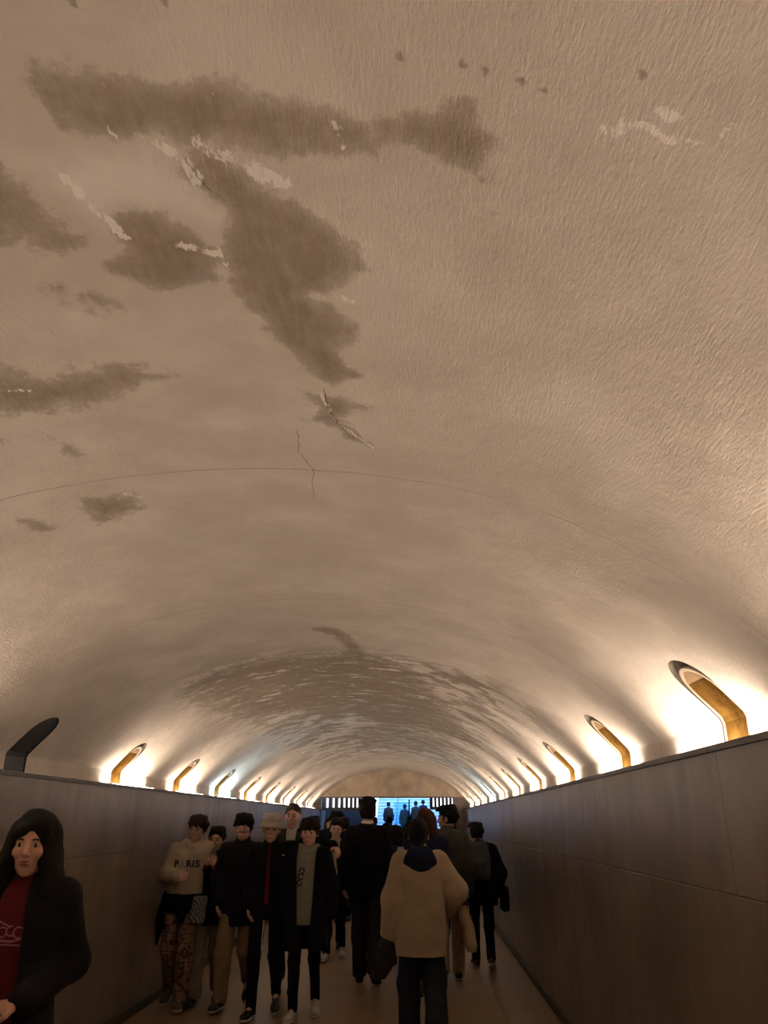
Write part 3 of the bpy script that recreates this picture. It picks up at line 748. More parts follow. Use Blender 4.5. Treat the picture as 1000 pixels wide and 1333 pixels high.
    def hair(s, style, m):
        h = s.J['head']; r_ = min(s.res, .006); lo = h-.2; hi = h+.2
        if style in ('long',): lo = h-(.28, .28, .56); hi = h+(.28, .28, .2)
        if style in ('mid', 'pony'): lo = h-(.2, .22, .34)
        f = Field(lo, hi, r_); K = s.k
        def E(c, r, k=.02, op='add'): f.ell(s.hp(c), np.array(r)*s.kh, k, op, s.R)
        def C(a, b, r1, r2, k=.01, op='add'): f.rcone(s.hp(a), s.hp(b), r1*s.kh, r2*s.kh, k, op)
        if style == 'short':
            E((0, .018, .040), (.082, .100, .088)); E((0, .03, .0), (.080, .085, .085)); E((0, -.10, -.055), (.080, .085, .105), .01, 'sub'); E((0, .02, -.125), (.11, .13, .075), .01, 'sub')
            for i in range(7): x = -.054+i*.018; C((x, -.03, .105), (x*1.1+.012, -.085, .078+.008*((i*5) % 3)), .024, .012, .01)
            for i in range(9): a = .2+i*.33; C((.05*math.cos(a), .03+.05*math.sin(a), .10), (.088*math.cos(a), .02+.104*math.sin(a), .03-.014*(i % 3)), .030, .012, .012)
        elif style == 'tall':
            E((0, .018, .046), (.083, .100, .095)); E((0, .03, .0), (.080, .085, .085)); E((0, -.11, -.055), (.080, .090, .105), .01, 'sub'); E((0, .02, -.125), (.11, .13, .075), .01, 'sub'); E((.01, -.02, .112), (.062, .070, .038), .03)
            for i in range(12): a = i*.53; C((.03*math.cos(a), .01+.04*math.sin(a), .12), (.085*math.cos(a+.4), .015+.095*math.sin(a+.4), .085+.02*(i % 2)), .026, .012, .012)
        elif style == 'fringe':
            E((0, .012, .048), (.090, .104, .090)); E((0, .03, .0), (.082, .085, .08)); E((0, -.115, -.062), (.085, .09, .092), .01, 'sub'); E((0, .0, -.115), (.12, .14, .085), .01, 'sub')
            for i in range(8): x = -.066+i*.019; C((x*.8, -.045, .095), (x+.006*(-1)**i, -.098+.25*abs(x), .030+.010*((i*5) % 3)), .022, .008, .008)
            for i in range(11): a = i*.571; C((.055*math.cos(a), .02+.06*math.sin(a), .10), (.098*math.cos(a+.3), .015+.108*math.sin(a+.3), .045-.012*(i % 3)), .030, .010, .012)
        elif style == 'crop':
            E((0, .016, .036), (.078, .097, .087)); E((0, -.10, -.050), (.080, .070, .100), .01, 'sub'); E((0, .02, -.105), (.11, .13, .075), .01, 'sub')
        elif style == 'bald':
            E((0, .03, .0), (.078, .082, .055)); E((0, -.08, .0), (.08, .08, .12), .01, 'sub')
        elif style == 'mid':
            E((0, .018, .040), (.088, .104, .092)); 
            for a in np.linspace(-.35, math.pi+.35, 13): C((.078*math.cos(a), .01+.085*math.sin(a), .02), (.082*math.cos(a), .03+.09*math.sin(a), -.17), .026, .022, .02)
            E((0, -.12, -.05), (.062, .10, .11), .01, 'sub')
        elif style == 'pony':
            E((0, .018, .038), (.082, .101, .090)); E((0, .035, -.01), (.078, .080, .085)); E((0, -.10, -.055), (.080, .085, .105), .01, 'sub')
            E((0, .085, -.085), (.040, .032, .06), .03); C((0, .085, -.08), (0, .095, -.19), .032, .024, .02)
        elif style == 'bob':
            E((0, .018, .040), (.086, .103, .090))
            for a in np.linspace(-.3, math.pi+.3, 12): C((.078*math.cos(a), .01+.085*math.sin(a), .02), (.086*math.cos(a), .02+.085*math.sin(a), -.10), .026, .022, .02)
            E((0, -.12, -.05), (.064, .10, .11), .01, 'sub')
        elif style == 'long':
            E((0, .018, .042), (.092, .106, .094))
            for i, a in enumerate(np.linspace(-.75, math.pi+.75, 19)):
                c_, s_ = math.cos(a), math.sin(a); w0 = .012*math.sin(i*2.3)
                C((.066*c_, .012+.07*s_, .060), (.094*c_, .012+.088*s_, -.06), .028, .026, .02)
                C((.094*c_, .012+.088*s_, -.06), (.122*c_+w0, .02+.105*s_, -.20), .026, .030, .02)
                C((.122*c_+w0, .02+.105*s_, -.20), (.142*c_-w0, .02+.115*s_, -.34-.03*math.cos(i*1.7)), .030, .016, .02)
            E((0, -.125, -.03), (.050, .105, .095), .012, 'sub'); E((0, -.13, -.14), (.040, .10, .10), .012, 'sub')
            E((-.038, -.070, .052), (.030, .026, .030), .015); E((.048, -.062, .046), (.030, .026, .040), .015)
        f.wrinkle(.007 if style in ('long', 'mid') else .005, 48, 3); s.out(f, 'hair', m)
    def top(s, name, m, t=.012, hem=.85, sleeve=(.052, .046, .036), sleeves='RL', flare=0, open_=None, hood=None, collar=None, wr=.0035, wf=18, end=None, seed=1, zt=1.48, dt=0, rings=0):
        f = s.field(); K = s.k; J = s.J
        s.torso(f, t, hem, flare, dt, ztop=zt)
        for S in 'RL':
            f.rcone(J['neck']+(0, .0, -.045*K), J['sh'+S]+(0, 0, .002), (.055+t*.4)*K, (.045+t*.55)*K, .05)
        f.rcone(J['neck']+(0, .0, -.02), J['neck']+(0, 0, .012), (.066+t*.4)*K, (.062+t*.3)*K, .02)
        if rings:
            Z = f.ax[2][None, None, :]; f.v += (.005*np.abs(np.sin(Z*math.pi/rings))-.004).astype(np.float32)*-1
        if wr: f.wrinkle(wr, wf, seed)
        if hood == 'back': f.ell(J['neck']+np.array((0, .075, -.02))*K, np.array((.115, .075, .085))*K, .03); f.ell(J['neck']+np.array((0, .03, .045))*K, np.array((.085, .060, .05))*K, .02, 'sub')
        if hood == 'front':
            f.rcone(J['neck']+np.array((-.085, .01, .015))*K, J['neck']+np.array((-.02, -.085, -.035))*K, .030*K, .024*K, .02); f.rcone(J['neck']+np.array((.085, .01, .015))*K, J['neck']+np.array((.02, -.085, -.035))*K, .030*K, .024*K, .02)
            f.ell(J['neck']+np.array((0, .07, .0))*K, np.array((.10, .06, .06))*K, .03)
        f.ell(J['neck']+np.array((0, -.018, .055))*K, np.array((.060, .060, .052))*K, .006, 'sub') if collar is None else None
        if collar: 
            n = J['neck']
            f.rcone(n+(0, .0, -.01), n+np.array((0, .004, collar))*K, .072*K, .070*K, .01); f.rcone(n+np.array((0, -.004, .0)), n+np.array((0, -.0, collar+.06))*K, .056*K, .060*K, .005, 'sub')
        if open_:
            g0, g1, x0 = open_                    # half gap at the neck, half gap at the hem, x shift
            X, Y, Z = f.ax[0][:, None, None], f.ax[1][None, :, None], f.ax[2][None, None, :]
            cx, cy = s.spine(f.ax[2]); cx = cx[None, None, :]; cy = cy[None, None, :]
            tt = np.clip((1.46*K-Z)/(1.46*K-hem*K), 0, 1); g = g0+(g1-g0)*tt
            w_ = np.maximum(abs(X-cx-x0*K)-g*K, np.maximum(Y-cy+.02, Z-(1.52*K))); 
            # only the trunk opens, never the arms in front
            f.v = np.maximum(f.v, np.where(np.isfinite(w_), -w_, f.v)).astype(np.float32)
        for S in sleeves: s.limb(f, ['sh'+S, 'el'+S, 'wr'+S], [a+t*.5 for a in sleeve], .045, end)
        s.top_o = s.out(f, name, m); return s.top_o
    def trousers(s, m, r=(.085, .062, .050), t=.010, cut=.09, name='trousers', wr=.004, seed=2, ztop=.93):
        f = s.field(hi=(s.hi[0], s.hi[1], 1.15*s.k)); s.torso(f, t, .80, ztop=ztop); f.v = np.maximum(f.v, 0*f.v-1)
        for S in 'RL':
            s.limb(f, ['hip'+S, 'kn'+S, 'an'+S], r, .018)
        f.wrinkle(wr, 24, seed)
        X, Y, Z = f.ax[0][:, None, None], f.ax[1][None, :, None], f.ax[2][None, None, :]
        for S in 'RL':
            a, kn = s.J['an'+S], s.J['kn'+S]; d = kn-a; d = d/np.linalg.norm(d)
            near = np.sqrt((X-a[0])**2+(Y-a[1])**2+(Z-a[2])**2) < .17
            pl = ((X-a[0])*d[0]+(Y-a[1])*d[1]+(Z-a[2])*d[2])-(-.035+cut*.3)
            f.v = np.where(near, np.maximum(f.v, -pl), f.v)
        return s.out(f, name, m)
    def skirt(s, m, hem, w_): 
        f = s.field(); K = s.k; f.loft([hem*K, .75*K, 1.0*K], [s.J['pelvis'][0]]*3, [s.J['pelvis'][1]]*3, [w_, w_*.9, .16*K], [w_*.7, w_*.65, .12*K]); f.wrinkle(.005, 25, 4); return s.out(f, 'skirt', m)
    def shoes(s, m, sole, res=.006):
        for S in 'RL':
            a, t = s.J['an'+S], s.J['toe'+S]; fw = t-a; fw[2] += .055*s.k; K = s.k
            fwd = fw/np.linalg.norm(fw); heel = a+np.array((0, 0, -.055*K))-fwd*.045*K+np.array((0, 0, .0))
            sh = (s.J['kn'+S]-a); sh /= np.linalg.norm(sh); up = sh-fwd*(sh@fwd); up /= np.linalg.norm(up)
            lat = np.cross(fwd, up); R = np.stack([lat, fwd, up], 1)
            base = a-up*.075*K
            def W(x, y, z): return base+R @ (np.array((x, y, z))*K)
            f = Field(a-.24, a+.24, res)
            f.rcone(W(0, -.035, .045), W(0, .13, .034), .038*K, .034*K, .02); f.ell(W(0, .165, .030), np.array((.045, .06, .034))*K, .02, 'add', R); f.rcone(W(0, -.02, .06), W(0, -.005, .105), .040*K, .040*K, .02)
            f.ell(W(0, -.03, .04), np.array((.037, .045, .045))*K, .01, 'add', R)
            f.box(W(0, .05, -.10), np.array((.2, .3, .105))*K, 0, 'sub', R)
            o = s.out(f, 'shoe', m)
            g = Field(a-.24, a+.24, .0055)
            g.ell(W(0, -.025, .012), np.array((.041, .050, .1))*K, .0, 'add', R); g.ell(W(0, .15, .012), np.array((.050, .082, .1))*K, .06, 'add', R); g.ell(W(0, .06, .012), np.array((.038, .1, .1))*K, .02, 'add', R)
            g.box(W(0, .05, -.10), np.array((.2, .4, .103))*K, 0, 'sub', R); g.box(W(0, .05, .122), np.array((.2, .4, .1))*K, 0, 'sub', R)
            s.out(g, 'sole', sole, o)

def text_mesh(txt, size, bold=.0):
    cu = bpy.data.curves.new('lettering', 'FONT'); cu.body = txt; cu.size = size; cu.align_x = 'CENTER'; cu.align_y = 'CENTER'; cu.offset = bold; cu.resolution_u = 3
    ob = bpy.data.objects.new('lettering', cu); COL.objects.link(ob); dg = bpy.context.evaluated_depsgraph_get()
    me_ = bpy.data.meshes.new_from_object(ob.evaluated_get(dg)); bpy.data.objects.remove(ob); return me_
def project(me_, target, fn, name, m, parent, off=.0025, sub=.02):
    """lay a flat print (x right, y up) on the front (-y side) of a garment; fn maps (x, y) to (x, z) of the garment's frame"""
    bm = bmesh.new(); bm.from_mesh(me_); bmesh.ops.triangulate(bm, faces=bm.faces[:])
    for _ in range(5):
        e = [e for e in bm.edges if e.calc_length() > sub]
        if not e: break
        bmesh.ops.subdivide_edges(bm, edges=e, cuts=1); bmesh.ops.triangulate(bm, faces=bm.faces[:])
    bv = BVHTree.FromPolygons([v.co[:] for v in target.vertices], [p.vertices[:] for p in target.polygons])
    for v in bm.verts:
        x, z = fn(v.co.x, v.co.y); h = bv.ray_cast(Vector((x, -1, z)), Vector((0, 1, 0)))
        v.co = Vector((x, h[0].y-off, z)) if h[0] else Vector((x, -.15, z))
    for f_ in bm.faces:
        if f_.normal.y > 0: f_.normal_flip()
    o_ = bpy.data.meshes.new(name); bm.to_mesh(o_); bm.free(); return link(name, o_, m, parent)
def poly_mesh(polys):
    bm = bmesh.new()
    for P in polys: bm.faces.new([bm.verts.new((x, y, 0)) for x, y in P])
    me_ = bpy.data.meshes.new('print'); bm.to_mesh(me_); bm.free(); return me_
def stroke(pts, w_):
    out = []
    for (x0, y0), (x1, y1) in zip(pts, pts[1:]):
        d = math.hypot(x1-x0, y1-y0)+1e-9; nx, ny = -(y1-y0)/d*w_/2, (x1-x0)/d*w_/2; ex, ey = (x1-x0)/d*w_*.3, (y1-y0)/d*w_*.3
        out.append([(x0-ex+nx, y0-ey+ny), (x0-ex-nx, y0-ey-ny), (x1+ex-nx, y1+ey-ny), (x1+ex+nx, y1+ey+ny)])
    return out
def arc(cx, cy, r, a0, a1, n=8, ry=None): return [(cx+r*math.cos(a0+(a1-a0)*i/n), cy+(ry or r)*math.sin(a0+(a1-a0)*i/n)) for i in range(n+1)]
PI = math.pi

#PEOPLE#
# ------------------------------------------------------------------ the people
def walk(front='R', st=.22, lift=.10, wide=.0, turn=0):
    o = 'L' if front == 'R' else 'R'; sx = lambda S: -1 if S == 'R' else 1
    return {'kn'+front: (sx(front)*(.090+wide), -.13, .485), 'an'+front: (sx(front)*(.085+wide), -st, .085), 'toe'+front: (sx(front)*(.105+wide), -st-.17, .035),
            'kn'+o: (sx(o)*(.090+wide), -.02, .48), 'an'+o: (sx(o)*(.088+wide), st, .085+lift), 'toe'+o: (sx(o)*(.105+wide), st-.14, .03+lift*.15)}
def upd(*ds):
    r = {}
    for d in ds: r.update(d)
    return r
def hat_lathe(p, prof, name, m, n=28, parent=None):
    V_ = []; F_ = []
    for x, z in prof:
        for k in range(n):
            a = 2*PI*k/n; V_.append(p.hp((x*math.cos(a), .01+x*1.12*math.sin(a), z+.004*math.sin(3*a)*(x > .1))))
    for i in range(len(prof)-1):
        for k in range(n): F_.append((i*n+k, i*n+(k+1) % n, (i+1)*n+(k+1) % n, (i+1)*n+k))
    if prof[-1][0] < .01: F_.append(tuple((len(prof)-1)*n+k for k in range(n)))
    return pymesh(name, V_, F_, m, parent or p.root, True)

# woman close to the camera on the left
M_RED = cloth('dark_red_jersey', (.085, .013, .012)); M_PINK = mat('pink_print', (.30, .11, .12), .8)
A = Person('person with long dark hair, dark red shirt with pink print and black jacket', (-1.655, 3.55, 0), .22, 1.67,
           upd(walk('L', .2), dict(elL=(.212, .07, 1.13), wrL=(.085, -.215, 1.03), elR=(-.25, .05, 1.14), wrR=(-.22, -.12, .93))), res=.0055, head=(-.02, .03, .03), skin=SKIN_W,
           hands={'L': dict(dir=(-.95, -.25, -.12), palm=(0, .3, -1), curl=.45, thumb=(0, -.4, 1))})
A.body(hands=('L',)); A.lips(); A.hair('long', H_BLK)
tp = A.top('shirt', M_RED, .002, .84, sleeves='', wr=.002)
A.top('jacket', BLK2, .026, .72, sleeve=(.062, .058, .046), open_=(.065, .085, -.035), end=.93, wr=.006, wf=26, seed=5, zt=1.47)
pr = []
for cx, cy, r_, a0, a1 in ((-.05, .01, .022, .3, 5.2), (-.012, .008, .018, 1.0, 5.8), (.022, .012, .018, 1.4, 5.6), (.052, .006, .020, .4, 4.9)): pr += stroke(arc(cx, cy, r_, a0, a1, 9), .006)
pr += stroke([(-.085, -.028), (-.03, -.020), (.03, -.026), (.08, -.012)], .009) + stroke([(-.075, -.044), (0, -.036), (.06, -.040)], .006) + stroke([(-.07, .035), (-.03, .048), (.01, .030)], .006)
project(poly_mesh(pr), tp.data, lambda x, y: (x-.035, 1.225+y), 'shirt_print', M_PINK, tp, sub=.02)
A.trousers(BLK, t=.010)

# boy in the cream sweatshirt that says PARIS
CREAM = cloth('cream_jersey', (.36, .29, .21)); M_INK = mat('dark_print', (.02, .015, .03), .8); M_TOWER = mat('tower_print', (.17, .16, .26), .8)
def patch_material():
    m = mat('patchwork_cloth', (.3, .2, .18), .9, spec=.2); t = NT(m); o = t.obj()
    br = t.N.new('ShaderNodeTexBrick'); mp = t.N.new('ShaderNodeMapping'); mp.inputs['Rotation'].default_value = (PI/2, 0, 0); t.L.new(o, mp.inputs[0]); t.L.new(mp.outputs[0], br.inputs['Vector'])
    br.inputs['Scale'].default_value = 4.2; br.inputs['Brick Width'].default_value = .42; br.inputs['Row Height'].default_value = .33; br.inputs['Color1'].default_value = (.22, .125, .10, 1); br.inputs['Color2'].default_value = (.15, .10, .06, 1); br.inputs['Mortar'].default_value = (.05, .02, .02, 1); br.inputs['Mortar Size'].default_value = .012
    n = t.noise(o, 19, 2, .5); t.L.new(t.mix(t.step(n, .58, .62), br.outputs['Color'], (.07, .03, .035)), t.b.inputs['Base Color']); return m
B = Person('person in a cream sweatshirt reading PARIS and patchwork printed trousers, one arm bent out', (-2.365, 8.55, 0), .05, 1.70,
           upd(walk('L', .17, .05), dict(head=(.085, -.012, 1.585), neck=(.05, .012, 1.45), shR=(-.12, .005, 1.375), shL=(.20, .005, 1.395), elR=(-.175, -.08, 1.15), wrR=(-.04, -.22, 1.135), elL=(.24, .17, 1.24), wrL=(.36, .20, 1.30))),
           res=.0075, head=(-.12, .10, .03), skin=SKIN_P, hands={'R': dict(dir=(.9, -.3, .2), palm=(0, 1, -.2), curl=1.0, thumb=(0, 0, 1)), 'L': dict(dir=(1, 0, .1), palm=(0, -1, -.1), curl=.4)})
B.body(hands=('R',)); B.hair('fringe', H_BRN)
tp = B.top('sweatshirt', CREAM, .026, .89, sleeve=(.062, .060, .044), end=.96, wr=.006, wf=22, seed=8, hood='front')
for ch, x in (('P', -.105), ('R', .022), ('I', .066), ('S', .105)): project(text_mesh(ch, .088, .004), tp.data, lambda a, b, x=x: (a+x+.03, 1.245+b+.0*x), 'lettering', M_INK, tp)
tw = [[(-.026, -.035), (-.016, -.035), (-.004, .03), (-.008, .03)], [(.026, -.035), (.016, -.035), (.004, .03), (.008, .03)], [(-.006, .02), (.006, .02), (.001, .075), (-.001, .075)], [(-.018, -.012), (.018, -.012), (.015, -.004), (-.015, -.004)], [(-.010, .016), (.010, .016), (.008, .022), (-.008, .022)]]
project(poly_mesh(tw), tp.data, lambda a, b: (a-.013, 1.245+b), 'tower_print', M_TOWER, tp)
tr = B.trousers(patch_material(), (.092, .085, .072), .012, .03, wr=.007)
for ch, x, z, s_ in (('O', .10, .47, .10), ('G', .085, .36, .09), ('T', -.12, .66, .09), ('E', -.12, .58, .07), ('M', .08, .27, .06)): project(text_mesh(ch, s_, .004), tr.data, lambda a, b, x=x, z=z: (a+x, z+b), 'trouser_lettering', M_INK, tr)
B.shoes(SH_GRY, SOLE_W)
for x in (-1, 1): MB().tube([B.hp((x*.031+.021*math.cos(a), -.112, .0+.017*math.sin(a))) for a in np.linspace(0, 2*PI, 13)], .0018, 6).build('glasses_rim', M_DARK, B.root)
MB().tube([B.hp((-.010, -.113, .004)), B.hp((.010, -.113, .004))], .002, 6).build('glasses_bridge', M_DARK, B.root)
# jacket tied round his waist
f = Field((-.5, -.3, .35), (.5, .35, 1.15), .009)
f.loft([.80, .88, .97], [0]*3, [0]*3, [.185, .20, .19], [.150, .160, .145], .03)
f.rcone((-.17, .04, .92), (-.235, .12, .74), .050, .065, .05); f.rcone((-.235, .12, .74), (-.27, .15, .50), .06, .02, .03)
f.rcone((.15, .04, .90), (.18, .08, .70), .05, .055, .05); f.rcone((.18, .08, .70), (.17, .08, .58), .055, .03, .03); f.rcone((-.02, -.13, .90), (.03, -.15, .76), .045, .03, .04)
f.wrinkle(.008, 22, 4); link('waist_jacket', f.mesh('waist_jacket'), BLK, B.root, True)

# shorter boy beside him, hands up at the chin
LGREY = cloth('pale_grey_cloth', (.155, .135, .105)); M_REDC = cloth('red_cloth', (.10, .018, .016))
C_ = Person('shorter person in a black jacket and pale wide trousers, hands raised below the chin', (-2.115, 8.72, 0), 0, 1.575,
            upd(walk('R', .15, .05, .01), dict(elR=(-.235, -.05, 1.16), wrR=(-.07, -.20, 1.33), elL=(.235, -.05, 1.15), wrL=(.055, -.20, 1.32), head=(.0, -.02, 1.60))), res=.0075, head=(.08, .05, .05), skin=SKIN,
            hands={'R': dict(dir=(.45, -.1, .9), palm=(0, 1, 0), curl=.35, spread=.1, thumb=(1, 0, 0)), 'L': dict(dir=(-.1, -.1, 1), palm=(-.6, .8, 0), curl=.5, thumb=(-1, 0, 0))})
C_.body(); C_.hair('short', H_BLK); C_.top('jacket', BLK, .026, .74, sleeve=(.058, .054, .044), wr=.006, seed=11, end=.90, collar=.03)
tr = C_.trousers(LGREY, (.098, .094, .088), .012, .02, wr=.007); C_.shoes(SH_BLK, SOLE_B)
f = C_.field(); 
for S in 'RL': e, w_ = C_.J['el'+S], C_.J['wr'+S]; f.rcone(e+(w_-e)*.86, e+(w_-e)*.96, .047, .045, .01)
C_.out(f, 'red_cuffs', M_REDC)
for ch, z, s_ in (('S', .56, .09), ('J', .49, .09), ('U', .42, .08)): project(text_mesh(ch, s_, .001), tr.data, lambda a, b, z=z: (a+.085, z+b), 'trouser_lettering', cloth('faded_print', (.085, .075, .06)), tr)
f = Field((-.14, -.1, -.18), (.14, .1, .18), .007); f.box((0, 0, 0), (.075, .035, .125), 0, rnd=.03); f.wrinkle(.006, 30, 2)
o = link('patterned_bag', f.mesh('patterned_bag'), mat('striped_cloth', (.12, .12, .10), .8), None, True); o.location = (-2.165, 8.40, .84); o.rotation_euler = (0, .1, 0)
t = NT(o.data.materials[0]); wv = t.N.new('ShaderNodeTexWave'); wv.bands_direction = 'DIAGONAL'; wv.inputs['Scale'].default_value = 14; wv.inputs['Distortion'].default_value = 5; t.L.new(t.obj(), wv.inputs[0]); t.L.new(t.mix(wv.outputs['Fac'], (.03, .03, .03), (.20, .19, .16)), t.b.inputs['Base Color'])
prop(o, 'small dark and pale striped cloth bag between the PARIS sweatshirt and the shorter person', 'bag')

# boy in the black puffer and khaki trousers
KHAKI = cloth('khaki_cloth', (.21, .145, .085))
D = Person('person with a bowl haircut, long black padded coat and khaki trousers', (-1.79, 8.52, 0), 0, 1.70,
           upd(walk('R', .17, .13, .01), dict(elR=(-.225, .02, 1.13), wrR=(-.19, -.12, .90), elL=(.20, .06, 1.13), wrL=(.19, -.06, .90))), res=.0075, head=(.0, -.02, .02), skin=SKIN_P)
D.body(hands=('R',)); D.hair('fringe', H_BLK); D.top('padded_coat', BLK2, .030, .70, sleeve=(.062, .060, .050), collar=.05, rings=.085, wr=.005, seed=13, end=.95)
D.trousers(KHAKI, (.094, .084, .066), .012, .03, wr=.006); D.shoes(SH_BLK, SOLE_W)

# boy in the white bucket hat
HATW = cloth('white_hat_cloth', (.42, .37, .31)); MAROON = cloth('maroon_cloth', (.13, .012, .016))
E_ = Person('person in a white bucket hat, black zipped jacket over dark red, arm round the neighbour', (-1.44, 8.20, 0), 0, 1.69,
            upd(walk('R', .17, .07), dict(elR=(-.215, .05, 1.13), wrR=(-.18, -.06, .90), shL=(.17, .01, 1.415), elL=(.40, .115, 1.435), wrL=(.62, .06, 1.44))), res=.0075, head=(.10, .08, .04), skin=SKIN_P,
            hands={'L': dict(dir=(.55, -.7, -.45), palm=(-.3, .2, -1), curl=.55, thumb=(0, -1, 0))})
E_.body(); E_.hair('crop', H_BRN)
h1 = hat_lathe(E_, [(.098, .060), (.096, .07), (.086, .120), (.070, .136), (.03, .142), (.0, .143)], 'bucket_hat', HATW)
hat_lathe(E_, [(.124, .012), (.128, .018), (.116, .040), (.098, .064)], 'hat_brim', HATW, parent=h1); hat_lathe(E_, [(.124, .0105), (.114, .035), (.094, .058)], 'brim_lining', BLK, parent=h1)
E_.top('shirt', MAROON, .006, .88, sleeves='', wr=.002, collar=.03); E_.top('jacket', BLK, .024, .80, sleeve=(.060, .056, .046), open_=(.012, .024, .0), wr=.006, seed=17, end=.95, collar=.04)
lg = [[(-.020, .004), (-.012, -.008), (0, -.008), (.022, .010), (.0, -.001), (-.010, -.001), (-.016, .006)]]
project(poly_mesh(lg), E_.top_o.data, lambda a, b: (a+.145, 1.345+b), 'chest_logo', M_WHITE, E_.top_o, sub=.008)
tr = E_.trousers(BLK, (.082, .062, .046), .008, .05); E_.shoes(SH_BLK, SOLE_W, )
project(poly_mesh(stroke([(0, -.12), (.0, .12)], .012)), tr.data, lambda a, b: (a-.02+.0*b, .66+b), 'side_stripe', M_WHITE, tr)

# boy in the grey-green hooded top
SAGE = cloth('grey_green_jersey', (.19, .185, .145))
G = Person('person in a grey-green hooded top, open long black coat and white trainers, arm round shoulders', (-1.055, 8.12, 0), 0, 1.655,
           upd(walk('R', .15, .05), dict(elR=(-.215, .05, 1.12), wrR=(-.21, .0, .88), elL=(.235, .03, 1.12), wrL=(.24, -.02, .87))), res=.0075, head=(.0, -.03, .02), skin=SKIN_P)
G.body(hands=()); G.hair('fringe', H_BRN); tp = G.top('hooded_top', SAGE, .018, .78, sleeves='', hood='front', wr=.004, seed=19)
G.top('coat', BLK, .034, .56, sleeve=(.062, .056, .048), open_=(.10, .055, -.012), wr=.006, seed=23, flare=.03, zt=1.42, end=.97)
pr = []
for cx, cy, r_, a0, a1 in ((.0, .05, .022, -1.4, 3.6), (-.01, .0, .026, .3, 5.5), (-.02, -.055, .022, 1, 6.4)): pr += stroke(arc(cx, cy, r_, a0, a1, 8), .014)
project(poly_mesh(pr), tp.data, lambda a, b: (a-.045, 1.16+b), 'chest_print', M_INK, tp)
G.trousers(BLK, (.082, .058, .044), .006, .06); G.shoes(SH_WHT, SOLE_W)

# older man behind
STONEC = cloth('light_shirt', (.44, .42, .40)); TAN = cloth('tan_scarf', (.24, .17, .11))
F_ = Person('tall person with receding hair and white collar, looking over the boys from behind', (-1.41, 9.35, 0), 0, 1.825, upd(walk('L', .15, .05), dict(elR=(-.215, .03, 1.12), wrR=(-.22, -.03, .88))), res=.0075, head=(.0, .02, .03), skin=SKIN_P)
F_.body(hands=()); F_.hair('crop', H_GRY); F_.top('shirt', STONEC, .006, .9, sleeves='', collar=.035, wr=.002); F_.top('jacket', CHAR, .028, .74, open_=(.055, .02, 0), seed=29, zt=1.46)
F_.trousers(CHAR); F_.shoes(cloth('shoe_maroon', (.07, .02, .018)), SOLE_B)

# pair further back on the left
TOPL = cloth('pale_top', (.40, .33, .27))
H_ = Person('person with short brown hair and pale top under a dark coat', (-1.10, 11.3, 0), 0, 1.66, upd(walk('R', .17, .05), dict(elL=(.22, -.02, 1.13), wrL=(.08, -.17, 1.12))), res=.009, head=(.1, .06, .08), skin=SKIN_P)
H_.body(hands=()); H_.hair('short', H_BRN); H_.top('top', TOPL, .004, .9, sleeves='', wr=.002, zt=1.46); H_.top('coat', BLK, .026, .62, open_=(.065, .012, .0), seed=31, zt=1.44); H_.trousers(BLK); H_.shoes(SH_WHT, SOLE_W)
I_ = Person('person in black with dark swept hair, just behind the pale top', (-1.20, 12.3, 0), 0, 1.76, walk('L', .15, .05), res=.0095, head=(.5, .1, .0), skin=SKIN_P)
I_.body(hands=()); I_.hair('short', H_BLK); I_.top('coat', BLK, .03, .6, seed=33, collar=.04); I_.trousers(BLK); I_.shoes(SH_BLK, SOLE_B)

# tall man walking away
J_ = Person('tall person in a black coat and dark trousers walking away, white collar at the neck', (-.575, 9.6, 0), PI, 1.87,
            upd(walk('L', .15, .07, -.005), dict(elR=(-.235, .03, 1.13), wrR=(-.245, -.03, .90), elL=(.235, .03, 1.13), wrL=(.245, -.05, .90))), res=.0075, head=(.1, 0, -.02), skin=SKIN)
J_.body(); J_.hair('tall', H_BLK); J_.top('collar_shirt', M_WHITE, .0, 1.30, sleeves='', collar=.022, wr=0); J_.top('coat', BLK, .034, .80, sleeve=(.062, .058, .048), seed=37, wf=14)
J_.trousers(CHAR, (.094, .082, .072), .014, .0, wr=.006); J_.shoes(SH_BLK, SOLE_B)

# woman in the cream fleece, nearest of those walking away
FLEECE = cloth('cream_fleece', (.33, .235, .15), bump=.7, bscale=110, sheen=.3); JEANS = cloth('dark_denim', (.020, .024, .030)); NECKN = cloth('navy_jersey', (.009, .011, .022))
K = Person('person with tied back dark hair, cream fleece jacket and navy hood, walking away', (.02, 6.95, 0), PI, 1.65,
           upd(walk('L', .16, .13, .02), dict(elL=(.235, .05, 1.11), wrL=(.262, -.02, .85), elR=(-.30, .03, 1.17), wrR=(-.23, -.15, 1.02), head=(.01, -.02, 1.605))), res=.0065, head=(.0, .02, .05), skin=SKIN,
           hands={'L': dict(curl=1.1), 'R': dict(curl=1.0, dir=(.2, -1, -.1), palm=(1, 0, 0))})
K.body(); K.hair('pony', H_BLK)
K.top('fleece_jacket', FLEECE, .052, .69, sleeve=(.066, .066, .054), seed=41, wr=.006, wf=15, end=.98, zt=1.45, dt=.01)
f = K.field(); n_ = K.J['neck']; f.ell(n_+(0, .105, -.075), (.138, .062, .130), .02); f.rcone(n_+(-.075, .0, .0), n_+(-.05, .09, .01), .042, .045, .03); f.rcone(n_+(.075, .0, .0), n_+(.05, .09, .01), .042, .045, .03)
f.ell(n_+(0, .035, .09), (.066, .06, .075), .01, 'sub'); K.out(f, 'hood', NECKN)
K.trousers(JEANS, (.102, .092, .088), .012, .0, wr=.006, ztop=.95); K.shoes(SH_WHT, SOLE_W)
f = Field((-.2, -.2, -.36), (.2, .2, .3), .007)
